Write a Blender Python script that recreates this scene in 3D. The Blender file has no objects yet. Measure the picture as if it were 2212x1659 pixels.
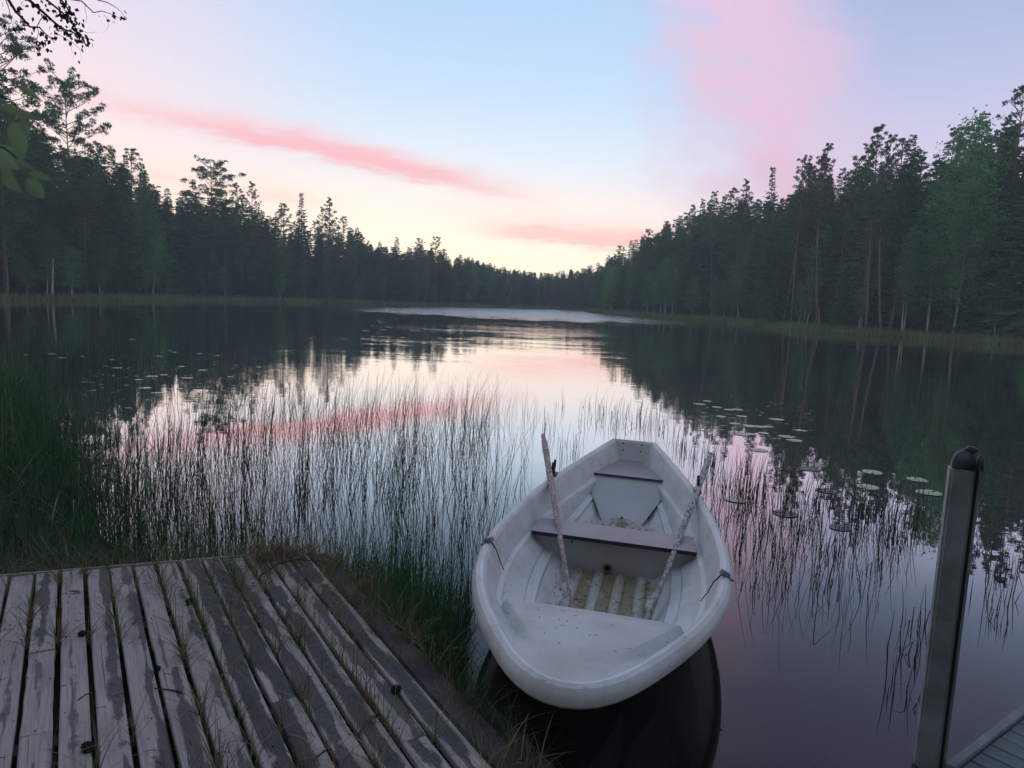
import bpy, bmesh, math, random
import numpy as np
from mathutils import Vector, Matrix

SC = bpy.context.scene
COL = SC.collection
R = math.radians
rng = np.random.default_rng(11)
random.seed(11)

# ------------------------------------------------------------------ camera
H_EYE = 2.0
PITCH, ROLL, FPX = R(6.88), R(2.5), 1533.0
_f = np.array([0, math.cos(PITCH), -math.sin(PITCH)])
_u0 = np.array([0, math.sin(PITCH), math.cos(PITCH)])
_r0 = np.array([1.0, 0, 0])
_u = math.cos(ROLL) * _u0 - math.sin(ROLL) * _r0
_r = math.cos(ROLL) * _r0 + math.sin(ROLL) * _u0
CAM = np.array([0, 0, H_EYE])
cd = bpy.data.cameras.new('camera')
cam = bpy.data.objects.new('camera', cd)
COL.objects.link(cam)
cam.matrix_world = Matrix(((_r[0], _u[0], -_f[0], 0), (_r[1], _u[1], -_f[1], 0), (_r[2], _u[2], -_f[2], H_EYE), (0, 0, 0, 1)))
cd.sensor_width = 36
cd.lens = 36 * FPX / 2212
cd.clip_start, cd.clip_end = 0.05, 3000
cd.dof.use_dof = True
cd.dof.focus_distance = 6.0
cd.dof.aperture_fstop = 9.0
SC.camera = cam


def ray(px, py):
    return _f + _r * (px - 1106) / FPX - _u * (py - 829.5) / FPX


def at(px, py, z):            # the point of the horizontal plane z seen at a measured spot of the photograph
    d = ray(px, py)
    return CAM + d * (z - H_EYE) / d[2]


def at_dist(px, py, D):
    d = ray(px, py)
    return CAM + d * D / np.linalg.norm(d)


def proj(p):
    d = np.asarray(p, float) - CAM
    k = d @ _f
    return 1106 + FPX * (d @ _r) / k, 829.5 - FPX * (d @ _u) / k


# ------------------------------------------------------------------ view, sky, sun
SC.view_settings.view_transform = 'Standard'
SC.view_settings.look = 'None'
SC.view_settings.exposure = 0.16
SC.view_settings.gamma = 1.0
SC.view_settings.use_curve_mapping = False
SC.cycles.max_bounces = 6
SC.cycles.diffuse_bounces = 3
SC.cycles.glossy_bounces = 3
SC.cycles.transmission_bounces = 2
SC.cycles.volume_bounces = 0
SC.cycles.transparent_max_bounces = 6
SC.cycles.use_denoising = True
HAZE = 0.0014
SUN_AZ, SUN_EL = -10.0, 1.5


def lin(r, g, b):
    def c(v):
        v /= 255
        return v / 12.92 if v <= 0.04045 else ((v + 0.055) / 1.055) ** 2.4
    return (c(r), c(g), c(b), 1)


class NT:
    """small helper that wires math nodes"""
    def __init__(self, tree):
        self.t = tree
        self.n = tree.nodes
        self.l = tree.links

    def new(self, kind, **kw):
        n = self.n.new(kind)
        for k, v in kw.items():
            setattr(n, k, v)
        return n

    def put(self, sock, v):
        if isinstance(v, bpy.types.NodeSocket):
            self.l.new(v, sock)
        elif v is not None:
            if hasattr(sock.default_value, '__len__') and not hasattr(v, '__len__'):
                v = [v] * len(sock.default_value)
            if hasattr(v, '__len__') and len(v) != len(sock.default_value):
                v = list(v)[:len(sock.default_value)]
            sock.default_value = v

    def m(self, op, a, b=None, c=None, clamp=False):
        n = self.new('ShaderNodeMath', operation=op, use_clamp=clamp)
        for s, v in zip(n.inputs, (a, b, c)):
            if v is not None:
                self.put(s, v)
        return n.outputs[0]

    def add(self, a, b): return self.m('ADD', a, b)
    def sub(self, a, b): return self.m('SUBTRACT', a, b)
    def mul(self, a, b): return self.m('MULTIPLY', a, b)
    def div(self, a, b): return self.m('DIVIDE', a, b)

    def smooth(self, x, a, b, lo=0.0, hi=1.0):
        n = self.new('ShaderNodeMapRange', interpolation_type='SMOOTHSTEP')
        self.put(n.inputs[0], x)
        for s, v in zip(n.inputs[1:5], (a, b, lo, hi)):
            self.put(s, v)
        return n.outputs[0]

    def gauss(self, x, s):
        q = self.div(x, s)
        return self.m('EXPONENT', self.mul(self.mul(q, q), -1.0))

    def mix(self, f, a, b):
        n = self.new('ShaderNodeMix', data_type='RGBA')
        self.put(n.inputs[0], f)
        self.put(n.inputs[6], a)
        self.put(n.inputs[7], b)
        return n.outputs[2]

    def ramp(self, x, stops):
        n = self.new('ShaderNodeValToRGB')
        e = n.color_ramp.elements
        while len(e) < len(stops):
            e.new(0.5)
        for i, (p, c) in enumerate(stops):
            e[i].position = p
            e[i].color = c
        self.put(n.inputs[0], x)
        return n.outputs[0]

    def noise(self, vec, scale, detail=3, rough=0.55, dim='3D'):
        n = self.new('ShaderNodeTexNoise', noise_dimensions=dim)
        if vec is not None:
            self.put(n.inputs['Vector'], vec)
        n.inputs['Scale'].default_value = scale
        n.inputs['Detail'].default_value = detail
        n.inputs['Roughness'].default_value = rough
        return n.outputs[0]

    def xyz(self, vec):
        n = self.new('ShaderNodeSeparateXYZ')
        self.put(n.inputs[0], vec)
        return n.outputs

    def comb(self, x, y, z):
        n = self.new('ShaderNodeCombineXYZ')
        for s, v in zip(n.inputs, (x, y, z)):
            self.put(s, v)
        return n.outputs[0]

    def vmul(self, vec, s):
        n = self.new('ShaderNodeVectorMath', operation='MULTIPLY')
        self.put(n.inputs[0], vec)
        n.inputs[1].default_value = s
        return n.outputs[0]


world = bpy.data.worlds.new('World')
SC.world = world
world.use_nodes = True
wt = NT(world.node_tree)
wt.n.clear()
D = wt.new('ShaderNodeTexCoord').outputs['Generated']
dx, dy, dz = wt.xyz(D)
DEG = 180 / math.pi
el = wt.mul(wt.m('ARCSINE', dz), DEG)
az = wt.mul(wt.m('ARCTAN2', dx, dy), DEG)
elc = wt.m('MAXIMUM', el, 0.0)
elf = wt.m('POWER', wt.div(elc, 90.0), 0.5)      # finer steps near the horizon


def rp(e): return math.sqrt(e / 90)


def skyramp(*st):             # a little brighter low down: the haze in front of it takes that away again
    out = []
    for e, c in st:
        k = math.exp(HAZE * min(260, 46 / math.sin(R(e + 0.01)))) ** 0.75
        out.append((rp(e), tuple(v * k for v in lin(*c)[:3]) + (1,)))
    return wt.ramp(elf, out)


c_mid = skyramp((0, (254, 241, 212)), (3.5, (255, 245, 221)), (7, (251, 239, 227)), (10.5, (217, 227, 238)), (15, (190, 215, 239)),
                (21, (172, 203, 236)), (30, (158, 178, 216)), (50, (146, 170, 206)), (90, (150, 170, 198)))
c_left = skyramp((0, (255, 222, 196)), (5, (255, 228, 208)), (9, (253, 226, 216)), (12, (240, 219, 222)), (17, (228, 212, 224)),
                 (22, (208, 204, 226)), (30, (176, 188, 222)), (50, (150, 170, 205)), (90, (150, 170, 198)))
c_right = skyramp((0, (244, 206, 200)), (5, (232, 204, 214)), (9, (208, 196, 222)), (14, (186, 187, 217)), (20, (160, 175, 212)),
                  (30, (158, 160, 200)), (50, (154, 166, 200)), (90, (150, 170, 198)))
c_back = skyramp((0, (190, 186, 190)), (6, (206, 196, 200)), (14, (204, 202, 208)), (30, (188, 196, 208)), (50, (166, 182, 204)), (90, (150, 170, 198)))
base = wt.mix(wt.smooth(az, -34, -9), c_left, c_mid)
base = wt.mix(wt.smooth(az, 4, 27), base, c_right)
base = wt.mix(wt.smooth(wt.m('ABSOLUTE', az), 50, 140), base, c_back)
# thin clouds lit pink from below, drawn in azimuth and elevation with ragged noise edges
AE = wt.comb(wt.mul(az, 0.1), wt.mul(el, 0.35), 0.0)
nz = wt.sub(wt.noise(AE, 2.2, 4, 0.6), 0.5)
nfine = wt.sub(wt.noise(wt.comb(wt.mul(az, 0.1), wt.mul(el, 0.9), 3.0), 3.0, 4, 0.62), 0.5)


def streak(pts, width, amount, tail):
    """soft band following a poly-line of azimuth, elevation"""
    n = wt.new('ShaderNodeFloatCurve')
    xs = [p[0] for p in pts]
    a0, a1 = xs[0], xs[-1]
    t = wt.div(wt.sub(az, a0), a1 - a0)
    cv = n.mapping.curves[0]
    while len(cv.points) < len(pts):
        cv.points.new(0.5, 0.5)
    for q, (a, e) in zip(cv.points, pts):
        q.location = ((a - a0) / (a1 - a0), e / 30)
    n.mapping.update()
    wt.put(n.inputs[1], wt.m('MINIMUM', wt.m('MAXIMUM', t, 0.0), 1.0))
    off = wt.sub(wt.add(el, wt.add(wt.mul(nz, 1.7), wt.mul(nfine, 0.7))), wt.mul(n.outputs[0], 30.0))
    up = wt.gauss(wt.m('MAXIMUM', off, 0.0), width * 1.25)
    dn = wt.gauss(wt.m('MINIMUM', off, 0.0), width * 0.75)
    g = wt.mul(up, dn)
    w = wt.mul(wt.smooth(t, -0.12, tail), wt.smooth(t, 1.06, 0.66))
    return wt.mul(wt.mul(g, w), wt.add(amount, wt.mul(nfine, 1.1)))


s1 = streak([(-34, 12.6), (-28, 11.5), (-17, 10.6), (-10, 9.6), (-4, 8.6), (3, 7.6)], 0.85, 1.05, 0.5)
s2 = streak([(-4, 5.3), (1, 5.1), (7, 4.9), (14, 5.2)], 0.8, 1.15, 0.4)
s3 = streak([(-30, 7.6), (-22, 7.0), (-12, 6.3)], 0.5, 0.4, 0.5)
s4 = streak([(-10, 7.0), (0, 6.6), (12, 6.4)], 1.2, 0.4, 0.5)
def glow(r, g, b, k=1.2):
    return tuple(v * k for v in lin(r, g, b)[:3]) + (1,)


pink = glow(246, 178, 184)
col = wt.mix(wt.m('MINIMUM', wt.mul(s1, 0.95), 0.9), base, pink)
col = wt.mix(wt.m('MINIMUM', s2, 0.9), col, glow(246, 192, 186, 1.3))
col = wt.mix(s3, col, glow(250, 204, 186, 1.25))
col = wt.mix(s4, col, glow(253, 222, 220, 1.25))
# tall pink veil right of the middle
ca = wt.add(17.0, wt.mul(wt.sub(el, 15.0), -0.35))
nv = wt.sub(wt.noise(wt.comb(wt.mul(az, 0.09), wt.add(wt.mul(el, 0.13), wt.mul(az, 0.03)), 7.0), 1.6, 4, 0.55), 0.5)
nw_ = wt.sub(wt.noise(wt.comb(wt.mul(az, 0.16), wt.add(wt.mul(el, 0.42), wt.mul(az, 0.05)), 11.0), 1.5, 5, 0.6), 0.5)
ea = wt.add(wt.sub(az, ca), wt.add(wt.mul(nv, 13.0), wt.mul(nw_, 7.0)))
veil = wt.mul(wt.mul(wt.smooth(ea, -10.0, 2.0), wt.smooth(ea, 11.0, 0.5)), wt.mul(wt.smooth(el, 4.0, 8.5), wt.smooth(el, 48.0, 20.0)))
veil = wt.mul(veil, wt.add(0.84, wt.add(wt.mul(nv, 0.7), wt.mul(nw_, 0.9))))
col = wt.mix(wt.m('MINIMUM', wt.m('MAXIMUM', veil, 0.0), 0.85), col, glow(234, 190, 214, 1.08))
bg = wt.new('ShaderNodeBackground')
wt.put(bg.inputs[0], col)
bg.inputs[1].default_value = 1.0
sky = wt.new('ShaderNodeTexSky', sky_type='NISHITA')
sky.sun_disc = False
sky.sun_elevation = R(1.0)
sky.sun_rotation = R(SUN_AZ)
bg2 = wt.new('ShaderNodeBackground')
wt.put(bg2.inputs[0], sky.outputs[0])
bg2.inputs[1].default_value = 0.012
ad = wt.new('ShaderNodeAddShader')
wt.l.new(bg.outputs[0], ad.inputs[0])
wt.l.new(bg2.outputs[0], ad.inputs[1])
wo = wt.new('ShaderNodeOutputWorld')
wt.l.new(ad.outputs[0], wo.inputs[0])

sd = bpy.data.lights.new('sun', 'SUN')
sd.energy = 0.25
sd.angle = R(3)
sd.color = (1.0, 0.86, 0.76)
sun = bpy.data.objects.new('sun', sd)
COL.objects.link(sun)
_sv = Vector((math.sin(R(SUN_AZ)) * math.cos(R(SUN_EL)), math.cos(R(SUN_AZ)) * math.cos(R(SUN_EL)), math.sin(R(SUN_EL))))
sun.rotation_euler = _sv.to_track_quat('Z', 'Y').to_euler()
sun.location = (0, 0, 40)


# ------------------------------------------------------------------ mesh helpers
class MB:
    def __init__(self):
        self.v, self.f, self.mi = [], [], []

    def face(self, idx, mi=0):
        self.f.append(tuple(idx))
        self.mi.append(mi)

    def addv(self, pts):
        n = len(self.v)
        self.v += [tuple(map(float, p)) for p in pts]
        return list(range(n, n + len(pts)))

    def poly(self, pts, mi=0):
        self.face(self.addv(pts), mi)

    def box(self, c, s, mi=0, M=None):
        pts = [np.array(c) + np.array(s) / 2 * np.array(q) for q in
               ((-1, -1, -1), (1, -1, -1), (1, 1, -1), (-1, 1, -1), (-1, -1, 1), (1, -1, 1), (1, 1, 1), (-1, 1, 1))]
        if M is not None:
            pts = [M @ Vector(p) for p in pts]
        i = self.addv(pts)
        for q in ((0, 3, 2, 1), (4, 5, 6, 7), (0, 1, 5, 4), (1, 2, 6, 5), (2, 3, 7, 6), (3, 0, 4, 7)):
            self.face([i[k] for k in q], mi)

    def tube(self, pts, rad, n=6, mi=0, caps=True):
        pts = [Vector(p) for p in pts]
        if not hasattr(rad, '__len__'):
            rad = [rad] * len(pts)
        prev, rings = None, []
        for k, p in enumerate(pts):
            t = (pts[min(k + 1, len(pts) - 1)] - pts[max(k - 1, 0)]).normalized()
            if prev is None:
                a = Vector((0, 0, 1)) if abs(t.z) < 0.9 else Vector((1, 0, 0))
                x = t.cross(a).normalized()
            else:
                x = (prev - t * prev.dot(t)).normalized()
            prev = x
            y = t.cross(x)
            rr = rad[k]
            ra, rb = rr if hasattr(rr, '__len__') else (rr, rr)
            rings.append(self.addv([p + x * ra * math.cos(2 * math.pi * j / n) + y * rb * math.sin(2 * math.pi * j / n) for j in range(n)]))
        for a, b in zip(rings, rings[1:]):
            for j in range(n):
                self.face((a[j], a[(j + 1) % n], b[(j + 1) % n], b[j]), mi)
        if caps:
            self.face(rings[0][::-1], mi)
            self.face(rings[-1], mi)

    def grid(self, rows, mi=0, close=False):
        ids = [self.addv(r) for r in rows]
        for a, b in zip(ids, ids[1:]):
            n = len(a)
            for j in range(n if close else n - 1):
                self.face((a[j], a[(j + 1) % n], b[(j + 1) % n], b[j]), mi)
        return ids

    def mesh(self, name, mats, smooth=False):
        me = bpy.data.meshes.new(name)
        me.from_pydata(self.v, [], self.f)
        for m in (mats if isinstance(mats, (list, tuple)) else [mats]):
            me.materials.append(m)
        me.polygons.foreach_set('material_index', self.mi)
        if smooth:
            me.polygons.foreach_set('use_smooth', [True] * len(self.f))
        me.update()
        return me


def link(name, me, parent=None, loc=None):
    o = bpy.data.objects.new(name, me)
    COL.objects.link(o)
    if parent is not None:
        o.parent = parent
    if loc is not None:
        o.location = loc
    return o


def tag(o, label=None, cat=None, group=None, kind=None):
    for k, v in (('label', label), ('category', cat), ('group', group), ('kind', kind)):
        if v:
            o[k] = v
    return o


def fix(me):
    bm = bmesh.new()
    bm.from_mesh(me)
    bmesh.ops.remove_doubles(bm, verts=bm.verts, dist=1e-5)
    bmesh.ops.recalc_face_normals(bm, faces=bm.faces)
    bm.to_mesh(me)
    bm.free()
    return me


def bevel(me, w, seg=2, angle=30):
    bm = bmesh.new()
    bm.from_mesh(me)
    bmesh.ops.recalc_face_normals(bm, faces=bm.faces)
    ed = [e for e in bm.edges if len(e.link_faces) == 2 and e.calc_face_angle(0) > R(angle)]
    bmesh.ops.bevel(bm, geom=ed, offset=w, segments=seg, affect='EDGES', clamp_overlap=True)
    bm.to_mesh(me)
    bm.free()
    return me


def quads_mesh(name, V, nper, faces, mats, mi=None, smooth=False):
    """many equal pieces in one mesh: V (N, nper, 3), faces is the face list of one piece"""
    N = V.shape[0]
    F = np.array(faces)
    off = (np.arange(N) * nper)[:, None, None]
    allf = (F[None] + off).reshape(-1, F.shape[1])
    me = bpy.data.meshes.new(name)
    me.vertices.add(N * nper)
    me.vertices.foreach_set('co', V.reshape(-1).astype(np.float32))
    nf, k = allf.shape
    me.loops.add(nf * k)
    me.loops.foreach_set('vertex_index', allf.reshape(-1).astype(np.int32))
    me.polygons.add(nf)
    me.polygons.foreach_set('loop_start', (np.arange(nf) * k).astype(np.int32))
    me.polygons.foreach_set('loop_total', np.full(nf, k, np.int32))
    for m in mats:
        me.materials.append(m)
    if mi is not None:
        me.polygons.foreach_set('material_index', np.repeat(np.asarray(mi, np.int32), len(faces)))
    if smooth:
        me.polygons.foreach_set('use_smooth', np.ones(nf, bool))
    me.update(calc_edges=True)
    return me


def blades(name, base, height, width, lean, mats, mi=None, curl=0.6, lev=4):
    """grass blades: base (N,3), height, width, lean (N) arrays"""
    N = len(base)
    a = rng.uniform(0, 2 * np.pi, N)
    b = rng.uniform(0, 2 * np.pi, N)
    dirv = np.stack([np.cos(a), np.sin(a), np.zeros(N)], 1)
    side = np.stack([np.cos(b), np.sin(b), np.zeros(N)], 1)
    V = np.zeros((N, lev * 2, 3))
    for k in range(lev):
        t = k / (lev - 1)
        p = base + dirv * (lean * height * (t ** (1 + curl)))[:, None]
        p[:, 2] += height * t * (1 - 0.35 * lean * t)
        w = (width * (1 - t) ** 0.6 * 0.5 + 0.0004)[:, None] * side
        V[:, 2 * k] = p - w
        V[:, 2 * k + 1] = p + w
    F = [(2 * k, 2 * k + 1, 2 * k + 3, 2 * k + 2) for k in range(lev - 1)]
    return quads_mesh(name, V, lev * 2, F, mats, mi)


def stems(name, base, height, rad, mats, mi=None, lev=6, bend=0.12, kink=0.0, sides=3, wind=0.05):
    """thin round stems with a gentle bow and, for some, a broken top"""
    N = len(base)
    a = rng.uniform(0, 2 * np.pi, N)
    dirv = np.stack([np.cos(a), np.sin(a), np.zeros(N)], 1)
    bow = np.abs(rng.normal(0, bend, N))
    tilt = rng.normal(0, bend * 0.75, (N, 2)) + np.array([wind, 0.0])
    kn = rng.random(N) < kink
    kp = rng.uniform(0.35, 0.8, N)
    ka = rng.uniform(0, 2 * np.pi, N)
    kd = rng.uniform(-1.6, 0.2, N)
    V = np.zeros((N, lev * sides, 3))
    for k in range(lev):
        t = k / (lev - 1)
        tt = np.where(kn, np.minimum(t, kp), t)
        rest = np.where(kn, np.maximum(t - kp, 0), 0.0)
        p = base + dirv * (bow * height * tt ** 2)[:, None]
        p[:, :2] += tilt * (height * tt)[:, None]
        p[:, 2] += height * tt
        p[:, 0] += np.cos(ka) * np.cos(kd) * rest * height
        p[:, 1] += np.sin(ka) * np.cos(kd) * rest * height
        p[:, 2] += np.sin(kd) * rest * height
        p[:, 2] = np.maximum(p[:, 2], 0.004) if k else p[:, 2]
        r = rad * (1 - 0.75 * t)
        for j in range(sides):
            q = 2 * np.pi * j / sides
            V[:, k * sides + j] = p + np.stack([np.cos(q) * r, np.sin(q) * r, 0 * r], 1)
    F = []
    for k in range(lev - 1):
        for j in range(sides):
            F.append((k * sides + j, k * sides + (j + 1) % sides, (k + 1) * sides + (j + 1) % sides, (k + 1) * sides + j))
    return quads_mesh(name, V, lev * sides, F, mats, mi, smooth=True)


# ------------------------------------------------------------------ materials
def mat(name, colour, rough=0.8, var=0.25, scale=4.0, c2=None, spec=0.3, metal=0.0, bump=0.0, objrand=0.0, translucent=0.0, coords='Object'):
    m = bpy.data.materials.new(name)
    m.use_nodes = True
    t = NT(m.node_tree)
    b = t.n['Principled BSDF']
    vec = t.new('ShaderNodeTexCoord').outputs[coords]
    n = t.noise(vec, scale, 4)
    c2 = c2 or tuple(x * (1 - var) for x in colour[:3])
    c = t.mix(t.smooth(n, 0.3, 0.7), (*colour[:3], 1), (*c2[:3], 1))
    if objrand:
        rnd = t.new('ShaderNodeObjectInfo').outputs['Random']
        h = t.new('ShaderNodeHueSaturation')
        t.put(h.inputs['Color'], c)
        t.put(h.inputs['Value'], t.add(1 - objrand, t.mul(rnd, 2 * objrand)))
        t.put(h.inputs['Hue'], t.add(0.5 - objrand * 0.05, t.mul(rnd, objrand * 0.1)))
        c = h.outputs[0]
    t.put(b.inputs['Base Color'], c)
    b.inputs['Roughness'].default_value = rough
    b.inputs['Specular IOR Level'].default_value = spec
    b.inputs['Metallic'].default_value = metal
    if bump:
        bn = t.new('ShaderNodeBump')
        bn.inputs['Distance'].default_value = bump
        t.put(bn.inputs['Height'], t.noise(vec, scale * 6, 4))
        t.l.new(bn.outputs[0], b.inputs['Normal'])
    if translucent:
        tr = t.new('ShaderNodeBsdfTranslucent')
        t.put(tr.inputs[0], c)
        mx = t.new('ShaderNodeMixShader')
        mx.inputs[0].default_value = translucent
        t.l.new(b.outputs[0], mx.inputs[1])
        t.l.new(tr.outputs[0], mx.inputs[2])
        t.l.new(mx.outputs[0], t.n['Material Output'].inputs[0])
    return m


M = {}
M['soil'] = mat('soil', (0.035, 0.034, 0.018), 0.95, 0.5, 0.6, bump=0.03)
M['pine_needles'] = mat('pine_needles', (0.060, 0.145, 0.048), 0.7, 0.45, 0.9, objrand=0.42, translucent=0.2)
M['spruce_needles'] = mat('spruce_needles', (0.040, 0.135, 0.044), 0.7, 0.45, 0.9, objrand=0.42, translucent=0.15)
M['forest_needles'] = mat('forest_needles', (0.042, 0.135, 0.046), 0.75, 0.62, 0.28, translucent=0.15)
M['birch_leaves'] = mat('birch_leaves', (0.105, 0.245, 0.075), 0.6, 0.35, 0.9, objrand=0.38, translucent=0.35)
M['dark_bark'] = mat('dark_bark', (0.09, 0.075, 0.062), 0.9, 0.5, 3)
M['sedge'] = mat('sedge', (0.055, 0.160, 0.042), 0.65, 0.45, 1.1, translucent=0.25)
M['sedge_dark'] = mat('sedge_dark', (0.034, 0.105, 0.034), 0.7, 0.45, 1.1, translucent=0.15)
M['straw'] = mat('straw', (0.30, 0.235, 0.125), 0.8, 0.4, 3, translucent=0.15)
M['rust_grass'] = mat('rust_grass', (0.16, 0.085, 0.045), 0.85, 0.4, 4)
M['shore_grass'] = mat('shore_grass', (0.17, 0.22, 0.085), 0.75, 0.35, 0.15, translucent=0.3)
M['reed'] = mat('reed', (0.034, 0.062, 0.032), 0.6, 0.4, 2)
M['reed_brown'] = mat('reed_brown', (0.050, 0.042, 0.030), 0.7, 0.4, 2)
M['lily'] = mat('lily', (0.46, 0.50, 0.36), 0.25, 0.25, 9, spec=0.9)
M['lily_old'] = mat('lily_old', (0.10, 0.115, 0.085), 0.35, 0.4, 9, spec=0.4)
M['cone'] = mat('cone', (0.035, 0.025, 0.018), 0.9, 0.4, 30)
M['twig'] = mat('twig', (0.055, 0.042, 0.034), 0.9, 0.3, 20)
M['dead_leaf'] = mat('dead_leaf', (0.16, 0.10, 0.055), 0.85, 0.4, 20)
M['rubber'] = mat('rubber', (0.012, 0.012, 0.013), 0.55, 0.2, 20)
M['plastic_cap'] = mat('plastic_cap', (0.055, 0.066, 0.07), 0.42, 0.2, 20)
M['galvanised'] = mat('galvanised', (0.36, 0.41, 0.41), 0.5, 0.45, 7, metal=0.3, spec=0.5)
M['galvanised_dark'] = mat('galvanised_dark', (0.03, 0.033, 0.036), 0.6, 0.3, 14, metal=0.3)
M['iron'] = mat('iron', (0.05, 0.045, 0.045), 0.5, 0.4, 40, metal=0.7)
M['strap'] = mat('strap', (0.26, 0.26, 0.27), 0.75, 0.3, 60)
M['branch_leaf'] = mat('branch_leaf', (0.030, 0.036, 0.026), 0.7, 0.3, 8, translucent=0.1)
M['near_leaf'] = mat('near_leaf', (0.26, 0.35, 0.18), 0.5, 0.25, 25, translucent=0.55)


def bark_material(name, low, high, z0, z1, marks=0.0):
    m = bpy.data.materials.new(name)
    m.use_nodes = True
    t = NT(m.node_tree)
    b = t.n['Principled BSDF']
    tc = t.new('ShaderNodeTexCoord').outputs['Object']
    x, y, z = t.xyz(tc)
    c = t.mix(t.smooth(z, z0, z1), (*low, 1), (*high, 1))
    n = t.noise(t.vmul(tc, (5, 5, 1.2)), 2.0, 4)
    c = t.mix(t.mul(t.smooth(n, 0.45, 0.7), 0.55), c, (0.03, 0.026, 0.024, 1))
    if marks:
        k = t.noise(t.vmul(tc, (1.5, 1.5, 7)), 1.6, 3)
        c = t.mix(t.mul(t.smooth(k, 0.56, 0.66), marks), c, (0.02, 0.02, 0.02, 1))
    t.put(b.inputs['Base Color'], c)
    b.inputs['Roughness'].default_value = 0.9
    return m


M['pine_bark'] = bark_material('pine_bark', (0.11, 0.09, 0.078), (0.17, 0.105, 0.07), 3.0, 11.0)
M['birch_bark'] = bark_material('birch_bark', (0.36, 0.35, 0.32), (0.16, 0.15, 0.13), 0.8, 5.0, 0.85)
M['dead_wood'] = bark_material('dead_wood', (0.42, 0.40, 0.37), (0.42, 0.40, 0.37), 0, 1)


def water_material():
    m = bpy.data.materials.new('lake_water')
    m.use_nodes = True
    t = NT(m.node_tree)
    t.n.clear()
    pos = t.new('ShaderNodeNewGeometry').outputs['Position']
    x, y, z = t.xyz(pos)
    dist = t.m('SQRT', t.add(t.mul(x, x), t.mul(y, y)))
    # wind band far out on the lake, light cat's paws nearer, calm by the bank
    wob = t.add(t.mul(t.sub(t.noise(t.vmul(pos, (0.05, 0.09, 0)), 1.0, 3), 0.5), 30.0), t.mul(t.sub(t.noise(t.vmul(pos, (0.35, 0.20, 0)), 1.0, 4, 0.65), 0.5), 34.0))
    yy = t.add(y, wob)
    band = t.mul(t.mul(t.smooth(yy, 66, 88), t.smooth(x, -24, -8)), t.smooth(t.add(x, t.mul(wob, 0.4)), 27, 17))
    patch = t.smooth(t.noise(t.vmul(pos, (0.10, 0.22, 0)), 1.0, 3), 0.42, 0.68)
    amp = t.add(0.0005, t.mul(t.smooth(dist, 8, 24), t.add(0.0010, t.mul(patch, 0.0034))))
    amp = t.add(amp, t.mul(band, 0.11))
    # a second, thinner wind streak nearer
    near = t.mul(t.gauss(t.sub(yy, 47.0), 7.0), t.mul(t.smooth(x, -16, -4), t.smooth(x, 12, 4)))
    amp = t.add(amp, t.mul(near, 0.008))
    h1 = t.noise(t.vmul(pos, (1.0, 1.7, 0)), 2.2, 3, 0.55)
    bn = t.new('ShaderNodeBump')
    bn.inputs['Strength'].default_value = 1.0
    bn.inputs['Distance'].default_value = 1.0
    h2 = t.noise(t.vmul(pos, (0.85, 0.62, 0)), 1.0, 2, 0.5)
    a2 = t.mul(t.smooth(dist, 14, 34), t.add(0.004, t.mul(patch, 0.016)))
    t.put(bn.inputs['Height'], t.add(t.mul(h1, amp), t.mul(h2, a2)))
    gl = t.new('ShaderNodeBsdfGlossy')
    t.put(gl.inputs['Color'], (0.97, 0.97, 0.97, 1))
    t.put(gl.inputs['Roughness'], t.add(0.0, t.mul(band, 0.07)))
    t.l.new(bn.outputs[0], gl.inputs['Normal'])
    df = t.new('ShaderNodeBsdfDiffuse')
    c = t.mix(t.noise(t.vmul(pos, (1, 1, 0)), 1.5, 4), (0.016, 0.013, 0.012, 1), (0.007, 0.008, 0.007, 1))
    t.put(df.inputs[0], c)
    lw = t.new('ShaderNodeLayerWeight')
    lw.inputs[0].default_value = 0.5
    fc = t.new('ShaderNodeFloatCurve')
    cv = fc.mapping.curves[0]
    pts = [(0, 0.025), (0.4, 0.05), (0.5, 0.085), (0.58, 0.13), (0.65, 0.23), (0.72, 0.47), (0.78, 0.75), (0.84, 0.88), (1, 0.97)]
    while len(cv.points) < len(pts):
        cv.points.new(0.5, 0.5)
    for q, p in zip(cv.points, pts):
        q.location = p
    fc.mapping.update()
    t.put(fc.inputs[1], lw.outputs['Facing'])
    mx = t.new('ShaderNodeMixShader')
    t.l.new(fc.outputs[0], mx.inputs[0])
    t.l.new(df.outputs[0], mx.inputs[1])
    t.l.new(gl.outputs[0], mx.inputs[2])
    o = t.new('ShaderNodeOutputMaterial')
    t.l.new(mx.outputs[0], o.inputs[0])
    return m


M['water'] = water_material()


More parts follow.
